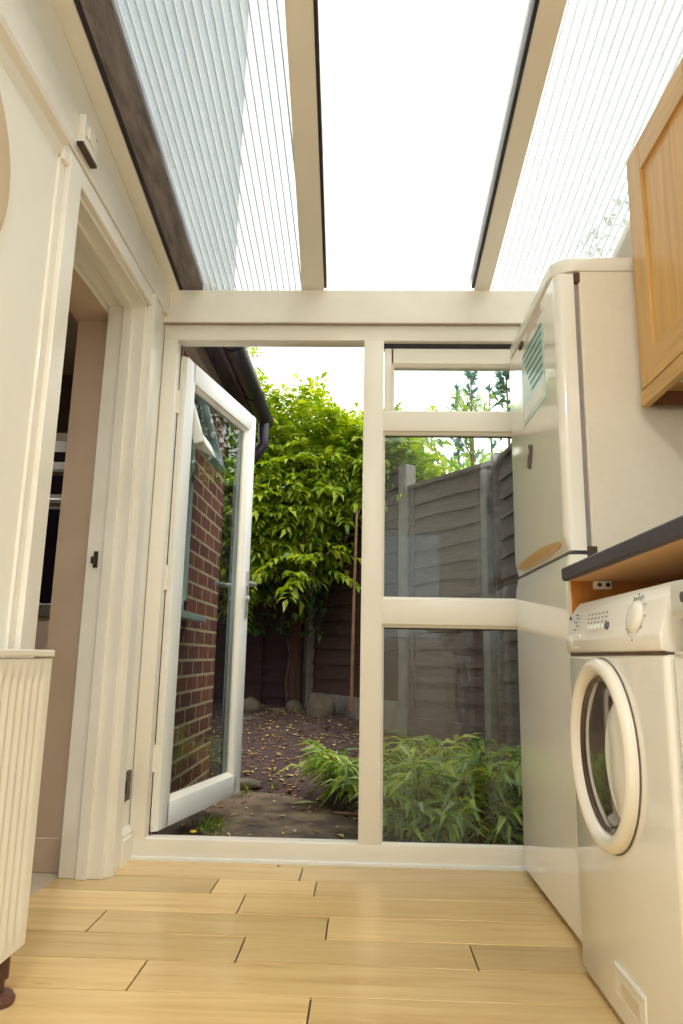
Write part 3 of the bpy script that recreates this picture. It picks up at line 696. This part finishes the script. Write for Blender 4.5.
# shrubs and trees beyond the fence
def shrub(cx, cy, z0, zt, rx, ry, n, lf, label, mat, seed, cat='shrub', name='shrub'):
    rr = np.random.default_rng(seed); t = thing(name, label, cat, (cx, cy, z0)); h = zt-z0
    k = 26; C = np.stack([rr.normal(0, rx*.42, k), rr.normal(0, ry*.42, k), h*rr.uniform(.35, .9, k)], 1)
    i = rr.integers(0, k, n); dirs = unit(rr.normal(0, 1, (n, 3))); rad = rr.uniform(.55, 1, n)[:, None]*np.array([rx*.42, ry*.42, h*.17])
    P = C[i]+dirs*rad; Dd = unit(dirs+rr.normal(0, .5, (n, 3))); L = lf*rr.uniform(.6, 1.2, n)
    V, F = blades(P, Dd, L, L*.42, .2); arrmesh('foliage', V, F, mat, t)
    s = MB().tube([(0, 0, 0), (.03, 0, h*.35), (0, .02, h*.7)], [.05, .04, .02], 7)
    for j in range(6): s.tube([(.03, 0, h*.3), tuple(C[j]*np.array([.6, .6, .9])), tuple(C[j])], [.025, .015, .008], 5)
    s.build('trunk', BARK, t, smooth=True)
shrub(.25, 9.0, .25, 3.5, .9, .7, 2600, .16, 'bushy green tree behind the tall grey fence post', SHRUB, 31, 'tree', 'garden_tree')
shrub(1.15, 8.3, .25, 3.15, .9, .7, 2200, .13, 'round bright green shrub rising over the middle fence panel', SHRUB, 32)
shrub(1.68, 7.4, .25, 3.15, .7, .6, 2400, .13, 'yellow-green shrub rising over the fence bend beside the fridge', SHRUB, 33)
shrub(-1.9, 9.5, .25, 3.3, 1.3, .8, 2200, .18, 'green tree behind the climber', SHRUB, 34, 'tree', 'garden_tree')
shrub(4.0, 8.3, .25, 6.4, 1.7, 1.2, 5200, .2, 'large unseen tree added beyond the fence to darken the reflection in the open door', IVY, 35, 'tree', 'garden_tree')  # added out of view so the door glass mirrors something dark
# slender trees whose tips show in the top vent
def slender(cx, cy, zt, w_, n, label, mat, seed):
    rr = np.random.default_rng(seed); t = thing('slender_tree', label, 'tree', (cx, cy, .25)); h = zt-.25
    s = MB().tube([(0, 0, 0), (.03, 0, h*.5), (0, 0, h)], [.04, .025, .004], 6); P, Dd = [], []
    for j in range(26):
        z = h*rr.uniform(.55, .98); a = rr.uniform(0, 6.28); L = w_*(1.15-z/h)*rr.uniform(.9, 2.2)
        e = np.array([math.cos(a)*L, math.sin(a)*L, L*1.3]); s.tube([(0, 0, z), tuple(e*.5+np.array([0, 0, z])), tuple(e+np.array([0, 0, z]))], [.008, .006, .002], 4)
        for q_ in rr.uniform(.2, 1.05, max(3, n//26)): P.append(np.array([0, 0, z])+e*q_); Dd.append(e+rr.normal(0, L*.8, 3))
    s.build('trunk', BARK, t, smooth=True)
    P = np.array(P); Dd = unit(np.array(Dd)); L = rr.uniform(.05, .11, len(P)); V, F = blades(P, Dd, L, L*.3, .1); arrmesh('foliage', V, F, mat, t)
slender(1.22, 9.2, 4.45, .13, 620, 'blue-green feathery treetop leftmost in the top vent', BLUEG, 41)
slender(1.42, 9.25, 4.75, .14, 700, 'blue-green feathery treetop second from left in the top vent', BLUEG, 42)
slender(1.66, 9.2, 4.42, .11, 560, 'short feathery treetop third from left in the top vent', BLUEG, 43)
slender(1.9, 9.25, 5.1, .2, 1000, 'tall feathery treetop beside the fridge in the top vent', BLUEG, 44)
slender(1.2, 7.9, 3.75, .5, 380, 'loose twiggy tree over the middle fence panel', SHRUB, 45)

# ------------------------------------------------------------------ radiator
RX = -.752
RA = thing('radiator', 'cream panel radiator on the left wall', 'radiator', (0, 0, 0))
ry0, ry1, rb, rt_ = .55, 1.742, .105, .752
def ribbed(x, sgn):
    pitch = .0333; nb = int((ry1-ry0-.06)/pitch); t = bmesh.new(); prof = []
    for i in range(nb*6+1):
        yy = ry0+.03+(ry1-ry0-.06)*i/(nb*6); ph = (i % 6)/6; d = .5-.5*math.cos(2*PI*ph); prof.append((yy, d))
    zs = [rb, rb+.03, rb+.055, rt_-.075, rt_-.05, rt_-.02]
    am = [0, 0, 1, 1, 0, 0]
    rows_ = [[t.verts.new((x, ry0, z))]+[t.verts.new((x-sgn*.007*d*a_, yy, z)) for yy, d in prof]+[t.verts.new((x, ry1, z))] for z, a_ in zip(zs, am)]
    for A, B in zip(rows_, rows_[1:]):
        for i in range(len(A)-1): t.faces.new((A[i], A[i+1], B[i+1], B[i]))
    bmesh.ops.recalc_face_normals(t, faces=t.faces); return t
RM = M('radiator_paint', '#f0ece1', '#ece8db', rough=.3, scale=2)
m = MB().add(ribbed(RX, 1)); m.box(RX-.016, RX-.009, ry0, ry1, rb, rt_-.02)
m.build('front_panel', RM, RA, smooth=True, auto=50)
MB().box(RX-.085, RX-.07, ry0, ry1, rb, rt_-.02, bev=.003).box(RX-.07, RX-.016, ry0+.02, ry1-.02, rb+.05, rt_-.05).build('rear_panel', RM, RA)
MB().box(RX-.088, RX+.004, ry0-.004, ry1+.004, rt_-.016, rt_, bev=.003).build('top_grille', RM, RA)
MB().box(RX-.08, RX-.004, ry1-.001, ry1+.004, rb+.02, rt_-.02, bev=.002).build('side_cover', RM, RA)
pp = MB().tube([(RX-.03, 1.70, 0), (RX-.03, 1.70, .13)], .011, 12)
pp.tube([(RX-.03, 1.70, .05), (RX-.03, 1.70, .10)], .018, 14)
pp.build('pipe', COPPER, RA, smooth=True)
MB().lathe([(.012, .024), (.03, .02), (.036, .01), (.034, 0), (.012, 0)], 24, Matrix.Translation((RX-.03, 1.70, 0))).build('pipe_collar', COPPER, RA, smooth=True)

# round tan disc on the left wall
Rm = Matrix.Translation((-.868, 1.19, 1.80)) @ Matrix.Rotation(PI/2, 4, 'Y')
tag(MB().lathe([(0, .02), (.27, .02), (.295, .016), (.30, .008), (.30, 0), (0, 0)], 64, Rm).build('wall_disc', TANP, smooth=True), 'large round tan disc on the left wall above the radiator', 'wall decoration')

# door contact box
DB = thing('door_contact', 'small white box fixed over the doorway corner', 'sensor', (-.848, 1.845, 2.2))
MB().box(-.001, .018, -.05, .05, 0, .095, bev=.003).build('case', PLASW, DB)
MB().box(.017, .023, -.024, .024, .03, .07, bev=.002).build('cover', PLASW, DB)
for s in (-1, 1): MB().tube([(.016, s*.034, .05+s*.022), (.021, s*.034, .05+s*.022)], .004, 10).build('screw', CHROME, DB)
MB().box(.0, .02, -.055, .055, -.01, .001, bev=.002).build('base', DARKMET, DB)  # dark strip stands for the shadow under the case

# wall socket
SO = thing('wall_socket', 'dark bronze wall socket low beside the glazed wall', 'socket', (-.868, 2.735, .215))
MB().box(-.002, .008, -.05, .05, 0, .105, bev=.003).build('plate', DARKMET, SO)
MB().box(.007, .013, -.016, .016, .03, .075, bev=.002).build('rocker_switch', BLACKP, SO)

# ------------------------------------------------------------------ kitchen oven column through the doorway
OV = thing('oven_housing', 'tall oven unit in the dark kitchen seen through the doorway', 'cabinet', (-1.66, 3.3, 0))
MB().box(-.32, .32, .02, .6, 0, 1.80, bev=.003).build('carcass', BEIGE, OV)
MB().box(-.31, .31, 0, .02, 1.755, 1.795, bev=.003).build('top_trim', BEIGE, OV)
MB().box(-.31, .31, 0, .02, .08, .90, bev=.003).build('cupboard_door', BEIGE, OV)
ON = thing('built_in_oven', 'black and steel double oven built into the tall kitchen unit', 'oven', (-1.66, 3.3, 0))
for z0, z1, mt, nm, d in ((1.69, 1.75, STEEL, 'control_panel', .0), (1.645, 1.69, BLACKG, 'display', .002), (1.575, 1.643, STEEL, 'upper_door_trim', 0), (1.485, 1.573, BLACKG, 'upper_door_glass', .002), (1.41, 1.483, STEEL, 'lower_door_trim', 0), (.965, 1.408, BLACKG, 'lower_door_glass', .002), (.905, .963, STEEL, 'bottom_trim', 0)):
    MB().box(-.30, .30, -.02-d, .019, z0, z1, bev=.002).build(nm, mt, ON)
for z in (1.60, 1.45): MB().tube([(-.26, -.05, z), (.26, -.05, z)], .009, 10).tube([(-.24, -.05, z), (-.24, -.01, z)], .007, 8).tube([(.24, -.05, z), (.24, -.01, z)], .007, 8).build('door_handle', CHROME, ON, smooth=True)

# ------------------------------------------------------------------ fridge freezer
FX, FY0, FY1 = .582, 2.06, 2.785
FR = thing('fridge_freezer', 'tall white fridge freezer beside the glazed wall', 'fridge freezer', (0, 0, 0))
MB().box(FX+.075, 1.14, FY0, FY1, .03, 1.943, bev=.004).build('cabinet', ENSIDE, FR)
def rr_plan(x0, x1, y0, y1, r, n=7):
    p = []
    for cx, cy, a0 in ((x0+r, y0+r, PI), (x0+r, y1-r, PI/2)):
        seq = np.linspace(a0, a0+PI/2, n) if a0 == PI else np.linspace(a0, a0+PI/2, n)
        p.append([(cx+r*math.cos(a), cy+r*math.sin(a)) for a in seq])
    return p[1]+p[0]+[(x1, y0), (x1, y1)]
MB().prism(rr_plan(FX-.004, 1.14, FY0-.004, FY1+.002, .07), 1.943, 1.99, 'z', bev=.006).build('lid', ENAM2, FR, smooth=True)
def fdoor(z0, z1, zc0, zc1):
    """door with rounded upright edges, chamfered at zc side"""
    t = bmesh.new(); pl = rr_plan(FX, FX+.06, FY0+.002, FY1-.002, .026, 8); cx, cy = FX+.05, (FY0+FY1)/2
    def ring(z, ins): return [t.verts.new((max(x, FX+ins) if ins else x, y, z)) for x, y in pl]
    lv = []
    if zc0: lv += [ring(z0, zc0), ring(z0+.05, 0)]
    else: lv += [ring(z0, .004), ring(z0+.006, 0)]
    if zc1: lv += [ring(z1-.05, 0), ring(z1, zc1)]
    else: lv += [ring(z1-.006, 0), ring(z1, .004)]
    n = len(pl)
    for A, B in zip(lv, lv[1:]):
        for k in range(n): t.faces.new((A[k], A[(k+1) % n], B[(k+1) % n], B[k]))
    t.faces.new(lv[0][::-1]); t.faces.new(lv[-1]); bmesh.ops.recalc_face_normals(t, faces=t.faces); return t
MB().add(fdoor(1.062, 1.936, .014, 0)).build('freezer_door', ENAM2, FR, smooth=True, auto=25)
MB().add(fdoor(.02, 1.05, 0, .010)).build('fridge_door', ENAM2, FR, smooth=True, auto=25)
MB().box(FX+.058, FX+.078, FY0+.012, FY1-.01, .05, 1.93).build('door_seal', M('grey_seal', '#8d8788', '#99928f'), FR)
MB().box(FX+.03, FX+.075, FY0+.004, FY1-.004, 1.046, 1.066).build('middle_gap', BLACKP, FR)
MB().box(FX+.06, FX+.09, FY0-.001, FY0+.02, 1.035, 1.075, bev=.003).build('hinge', DARKMET, FR); MB().box(FX+.062, FX+.08, FY0-.001, FY0+.02, 1.905, 1.94, bev=.003).build('hinge', DARKMET, FR)
MB().box(FX+.06, 1.1, FY0+.02, FY1-.02, 0, .035).build('plinth', BLACKP, FR)
# grip: lens-shaped scoop on the chamfer
t = bmesh.new(); bmesh.ops.create_uvsphere(t, u_segments=36, v_segments=16, radius=1)
for v in t.verts: v.co = Vector((v.co.x*.009, v.co.y*.31, v.co.z*.022))
mt = Matrix.Translation((FX+.005, 2.43, 1.092)) @ Matrix.Rotation(math.radians(-15), 4, 'Y')
hd = MB().add(t, mt).build('grip', TAN, FR, smooth=True, auto=None)
# sheets and magnets on the door (lie on it: things of their own)
def sheet_on_door(name, y0, y1, z0, z1, base, bars, label, cat):
    t = thing(name, label, cat, (FX, (y0+y1)/2, z0)); yc = (y0+y1)/2
    MB().box(-.0022, -.0004, y0-yc, y1-yc, 0, z1-z0).build('sheet', base, t)
    for nm, mt, L in bars:
        m = MB()
        for (a, b, c, d) in L: m.box(-.0032, -.0021, a-yc, b-yc, c-z0, d-z0)
        m.build(nm, mt, t)
bars = [(2.235, 2.51-.02*i, 1.855-.028*i-.012, 1.855-.028*i) for i in range(7)]
sheet_on_door('energy_label', 2.215, 2.53, 1.585, 1.845, TEAL, [('teal_bars', TEALD, bars), ('reflection_band', PAPER, [(2.235, 2.51, 1.60, 1.655)])], 'pale teal sheet with dark teal bars on the freezer door', 'label')  # white band paints in a reflection low on the sheet
sheet_on_door('paper_notice', 2.21, 2.46, 1.892, 1.925, PAPER, [('print_lines', PINK, [(2.23, 2.44, 1.900+.009*i, 1.903+.009*i) for i in range(3)])], 'narrow white notice with pink print at the top of the freezer door', 'notice')
tag(MB().box(FX-.009, FX, 2.50, 2.545, 1.895, 1.915, bev=.003).build('door_clip', DARKMET), 'small brown clip at the top of the freezer door', 'clip')
pg = thing('peg_magnet', 'grey peg magnet halfway down the freezer door', 'magnet', (FX, 2.455, 1.41))
MB().box(-.012, -.0005, -.012, .012, 0, .085, bev=.003, mat=Matrix.Rotation(math.radians(24), 4, 'X')).build('body', DGREY, pg)
MB().box(-.017, -.011, -.009, .009, .05, .07, bev=.002, mat=Matrix.Rotation(math.radians(24), 4, 'X')).build('spring', CHROME, pg)

# ------------------------------------------------------------------ worktop, end panel
WT = MB().prism([(.547, .970), (.553, .964), (1.158, .964), (1.158, 1.001), (.551, 1.001), (.547, .997)], -.6, 1.992, 'y')
wt = tag(WT.build('worktop', WORKT), 'dark speckled worktop over the white washing machine', 'worktop')
MB().box(.56, 1.15, -.59, 1.985, .9622, .9638).build('underside', M('chipboard', '#d0a878', '#dab486', rough=.7), wt)
EP = thing('end_panel', 'orange wood panel between the washing machine and the fridge', 'panel', (.562, 1.966, 0))
MB().box(.001, .588, 0, .018, 0, .963).build('board', ORANGE, EP)
MB().box(-.001, .001, 0, .018, 0, .963).build('edge_strip', M('pale_edge', '#e8d8be', '#e4d3b8'), EP)
fx = MB().box(.06, .105, -.022, 0, .94, .962, bev=.002); fx.build('fixing_block', PLASW, EP)
for d in (.072, .094): MB().tube([(d, -.0235, .951), (d, -.02, .951)], .006, 10).build('screw_hole', BLACKP, EP)
tag(MB().box(.572, .59, .69, 1.292, .898, .963, bev=.002).build('filler_rail', OAKH), 'short wooden rail under the worktop above the second appliance', 'rail')

# ------------------------------------------------------------------ washing machine
WX, WY_0, WY_1 = .545, 1.338, 1.955
WM_ = thing('washing_machine', 'white front-loading washing machine with a round glass door', 'washing machine', (0, 0, 0))
MB().box(WX, 1.14, WY_0, WY_1, .012, .765, bev=.012, seg=3).build('body', ENAM, WM_, smooth=True)
MB().box(WX+.03, 1.14, WY_0+.002, WY_1-.002, .872, .90, bev=.008, seg=3).build('top', PLASW, WM_, smooth=True)
MB().box(WX+.05, 1.13, WY_0+.004, WY_1-.004, .76, .88).build('rear_top', ENAM, WM_)
pf = [(WX+.012, .768), (WX-.004, .772), (WX-.006, .80), (WX+.002, .822), (WX+.012, .868), (WX+.03, .893), (WX+.09, .899), (WX+.09, .768)]
MB().prism(pf, WY_0+.001, WY_1-.001, 'y', bev=.003).build('control_panel', PLASW, WM_, smooth=True, auto=40)
MB().box(WX+.004, WX+.05, WY_0+.006, WY_1-.006, .762, .771).build('panel_gap', M('brown_gap', '#5a4538'), WM_)
# panel slope frame: local axes on the sloping face
def onpanel(y, s):     # s 0..1 up the sloping face
    p0, p1 = Vector((WX+.002, 0, .822)), Vector((WX+.012, 0, .868)); p = p0.lerp(p1, s); return Vector((p.x, y, p.z))
RP = Matrix.Rotation(-PI/2+math.atan2(.010, .046), 4, 'Y')
dl = MB().lathe([(0, .010), (.012, .012), (.026, .011), (.031, .008), (.034, .003), (.036, 0), (0, 0)], 40, Matrix.Translation(onpanel(1.475, .35)) @ RP)
dl.build('dial', PLASW, WM_, smooth=True)
MB().lathe([(.036, .0015), (.041, .003), (.043, 0)], 40, Matrix.Translation(onpanel(1.475, .35)) @ RP).build('dial_ring', M('silver', '#c9c6bd', '#d4d1c8', rough=.25, metal=.5), WM_, smooth=True)
tk = MB()
for i in range(12):
    a = i*PI/6; tk.box(-.0022, .0022, -.0022, .0022, 0, .001, mat=Matrix.Translation(onpanel(1.475, .35)) @ RP @ Matrix.Translation((.047*math.cos(a), .047*math.sin(a), .0005)))
tk.build('dial_marks', DGREY, WM_)
# drawer with curved grip
dr = MB().box(WX-.005, WX+.012, 1.83, 1.95, .776, .815, bev=.004, mat=None); 
dr.build('detergent_drawer', PLASW, WM_, smooth=True)
MB().lathe([(0, .006), (.02, .005), (.03, 0), (0, 0)], 28, Matrix.Translation((WX-.004, 1.915, .797)) @ Matrix.Rotation(-PI/2, 4, 'Y') @ Matrix.Scale(.55, 4, (1, 0, 0))).build('drawer_grip', PLASG, WM_, smooth=True)
for i in range(5):
    y = 1.775-.026*i
    MB().lathe([(0, .006), (.006, .006), (.008, .003), (.008, 0), (0, 0)], 16, Matrix.Translation(onpanel(y, .1)) @ RP).build('push_button', PLASG, WM_, smooth=True)
MB().lathe([(0, .007), (.008, .006), (.0095, 0), (0, 0)], 16, Matrix.Translation(onpanel(1.64, .12)) @ RP).build('power_button', DGREY, WM_, smooth=True)
tx = MB()
for j in range(3):
    for i in range(6):
        y = 1.79-.026*i; p = onpanel(y, .38+.22*j); tx.box(-.005, .005, -.0012, .0012, 0, .0008, mat=Matrix.Translation(p) @ RP @ Matrix.Rotation(PI/2, 4, 'Z'))
tx.build('panel_print', DGREY, WM_); tx = MB()
for j in range(5):
    p = onpanel(1.865-.012*(j % 2), .1+.2*j); tx.box(-.009, .009, -.0015, .0015, 0, .0008, mat=Matrix.Translation(p+Vector((-.008, 0, 0))) @ RP @ Matrix.Rotation(PI/2, 4, 'Z'))
tx.build('panel_print', DGREY, WM_)
MB().lathe([(0, .003), (.0045, .003), (.005, 0), (0, 0)], 12, Matrix.Translation(onpanel(1.935, .8)+Vector((-.004, 0, 0))) @ RP).build('indicator', BLACKP, WM_)
# porthole
CY, CZ = 1.690, .549
RD = Matrix.Translation((WX, CY, CZ)) @ Matrix.Rotation(-PI/2, 4, 'Y')
prof = [(.205, 0), (.207, .010), (.204, .018), (.197, .024), (.187, .026), (.177, .022), (.170, .013), (.167, .003), (.167, -.002), (.205, -.002)]
MB().lathe(prof, 72, RD, closed=True).build('door_ring', M('door_plastic', '#f3efe4', '#efeadd', rough=.22, coat=.3), WM_, smooth=True, auto=60)
MB().lathe([(.2065, 0), (.2085, .002), (.205, .004)], 72, RD).build('door_seam', M('seam', '#6a5a48'), WM_, smooth=True)
MB().lathe([(.168, .006), (.164, .008), (.160, .005), (.156, .002)], 72, RD).build('inner_rim', M('rim', '#5a4a44', '#6b5a52', rough=.2, metal=.4), WM_, smooth=True)
GD = M('porthole_glass', '#3a2b28', '#4a3833', rough=.06, coat=1)
MB().lathe([(.166, .002), (.150, .002), (.135, .005), (.10, .009), (.05, .011), (0, .012)], 64, RD).build('door_glass', GD, WM_, smooth=True)
# pale segment over the near side of the glass (overlap of two circles)
out = []
r1, r2, off = .168, .127, .165      # circle 2 centred nearer the camera (-y)
th = [a for a in np.linspace(-PI, PI, 121)]
arc2 = [(-off+r2*math.cos(a), r2*math.sin(a)) for a in th]; arc2 = [p for p in arc2 if math.hypot(*p) < r1]
a_end = math.atan2(arc2[-1][1], arc2[-1][0]); a_start = math.atan2(arc2[0][1], arc2[0][0])
arc1 = [(r1*math.cos(a), r1*math.sin(a)) for a in np.linspace(a_end, 2*PI+a_start, 24)]
lens = arc2+arc1[1:-1]
MB().prism([(CY+p[0], CZ+p[1]) for p in lens], WX-.014, WX-.002, 'x', bev=.002).build('door_segment', ENAM, WM_, smooth=True, auto=40)
# filter flap
fl_ = MB().box(WX-.003, WX+.002, 1.53, 1.70, .06, .125, bev=.002); fl_.build('filter_flap', ENAM, WM_)
MB().box(WX-.006, WX-.002, 1.535, 1.695, .118, .123, bev=.001).build('flap_grip', PLASG, WM_)
MB().box(WX-.0038, WX-.0028, 1.56, 1.66, .072, .10).build('flap_label', M('label_tan', '#dccdb2', '#d6c7ab'), WM_)
for yy in (WY_0+.06, WY_1-.06): MB().tube([(WX+.06, yy, 0), (WX+.06, yy, .02)], .02, 14).build('foot', BLACKP, WM_)

# second white appliance, nearer the camera
A2 = thing('dishwasher', 'white appliance at the right edge nearer than the washing machine', 'appliance', (0, 0, 0))
MB().box(WX+.008, 1.14, .70, 1.318, .012, .77, bev=.006, seg=2).build('front_door', ENAM, A2, smooth=True)
MB().box(WX-.002, 1.14, .70, 1.296, .825, .892, bev=.012, seg=3).build('control_panel', PLASG, A2, smooth=True)
MB().box(WX+.02, 1.14, .70, 1.296, .77, .826).build('recess', ENAM, A2)
MB().lathe([(0, .010), (.009, .009), (.011, 0), (0, 0)], 24, Matrix.Translation((WX-.002, 1.222, .858)) @ Matrix.Rotation(-PI/2, 4, 'Y')).build('knob', DGREY, A2, smooth=True)

# ------------------------------------------------------------------ wall cabinet
CA = thing('wall_cabinet', 'oak wall cabinet with a framed door above the worktop', 'cabinet', (.81, 2.02, 1.482))
MB().box(.02, .348, -1.02, 0, .045, .808, bev=.001).build('carcass', OAKV, CA)
def cdoor(y0, y1, nm):
    z0, z1, s = .052, .812, .098
    d = MB().box(0, .02, y0, y0+s, z0, z1, bev=.002).box(0, .02, y1-s, y1, z0, z1, bev=.002)
    do = d.build(nm, OAKV, CA)
    for a_, b_ in ((z0, z0+s), (z1-s, z1)): MB().box(.0004, .0196, y0+s, y1-s, a_, b_, bev=.002).build('rail', OAKH, do)
    MB().box(.010, .016, y0+s-.006, y1-s+.006, z0+s-.006, z1-s+.006).build('centre_panel', OAKP, do)
cdoor(-.50, -.004, 'door'); cdoor(-1.015, -.505, 'door')
MB().box(-.002, .02, -1.02, 0, .0, .046, bev=.002).build('light_rail', OAKH, CA)
MB().box(.02, .348, -.018, 0, .0, .046, bev=.001).build('end_rail', M('dark_oak', '#6a4228', '#7a4f30'), CA)
MB().box(.06, .30, -.9, -.12, .03, .046, bev=.003).build('under_light', PLASG, CA)

# ------------------------------------------------------------------ unseen pendant fill lights, added to brighten room and kitchen
def fill_light(x, y, label, en=32, z=None):
    z = z or rz_(y)-.02
    t = thing('fill_light', label, 'lamp', (x, y, z))
    MB().tube([(0, 0, .03), (0, 0, -.28)], .008, 8).lathe([(0, .03), (.05, .03), (.05, .005), (0, .005)], 24).build('rod', PLASW, t, smooth=True)
    MB().lathe([(.03, -.27), (.17, -.30), (.19, -.33), (.185, -.335), (.165, -.305), (.03, -.28)], 32, closed=True).build('lamp_shade', PLASW, t, smooth=True)
    m, nt, out = newmat('fill_glow'); e = N(nt, 'ShaderNodeEmission', Strength=6); e.inputs['Color'].default_value = (1, .97, .91, 1); nt.links.new(e.outputs[0], out.inputs['Surface'])
    MB().lathe([(0, -.325), (.16, -.322), (.165, -.315), (0, -.31)], 32).build('diffuser', m, t, smooth=True)
    L = bpy.data.lights.new('lamp', 'AREA'); L.shape = 'DISK'; L.size = .3; L.energy = en; L.color = (1, .97, .91)
    lo_ = bpy.data.objects.new('lamp', L); COL.objects.link(lo_); lo_.parent = t; lo_.location = (0, 0, -.33)
fill_light(-.1, -.75, 'added pendant fill lamp, unseen behind the camera position')
fill_light(-2.2, 2.3, 'added pendant fill lamp, unseen in the kitchen', 6, 2.38)

# ------------------------------------------------------------------ light, sky, camera
w = bpy.data.worlds.new('World'); SC.world = w; w.use_nodes = True
nt = w.node_tree; bg = nt.nodes['Background']
bg.inputs['Color'].default_value = (1.0, .985, .95, 1); bg.inputs['Strength'].default_value = 2.2
sun = bpy.data.lights.new('hazy_sun', 'SUN'); sun.energy = 2.2; sun.angle = math.radians(25); sun.color = (1, .95, .85)
so_ = bpy.data.objects.new('hazy_sun', sun); COL.objects.link(so_)
so_.rotation_euler = Vector((-.35, .30, -.88)).to_track_quat('-Z', 'Y').to_euler()

F_, T_, Y_, R_ = 713.8, .1992, -.03366, .01849
ct, st_ = math.cos(T_), math.sin(T_); cy, sy = math.cos(Y_), math.sin(Y_)
fw = Vector((sy*ct, cy*ct, st_)); rt = Vector((cy, -sy, 0)); up = rt.cross(fw)
c, s = math.cos(R_), math.sin(R_); rx = c*rt+s*up; ux = -s*rt+c*up
cam = bpy.data.cameras.new('camera'); co = bpy.data.objects.new('camera', cam); COL.objects.link(co)
co.matrix_world = Matrix(((rx.x, ux.x, -fw.x, 0), (rx.y, ux.y, -fw.y, 0), (rx.z, ux.z, -fw.z, .75), (0, 0, 0, 1)))
cam.sensor_width = 36; cam.sensor_height = 36; cam.sensor_fit = 'AUTO'; cam.lens = F_*36/1024; cam.clip_start = .02
SC.camera = co
SC.view_settings.view_transform = 'Standard'; SC.view_settings.look = 'None'; SC.view_settings.gamma = 1; SC.view_settings.exposure = .27
SC.view_settings.use_curve_mapping = False
SC.cycles.transparent_max_bounces = 24; SC.cycles.max_bounces = 10; SC.cycles.diffuse_bounces = 6
SC.cycles.use_denoising = True
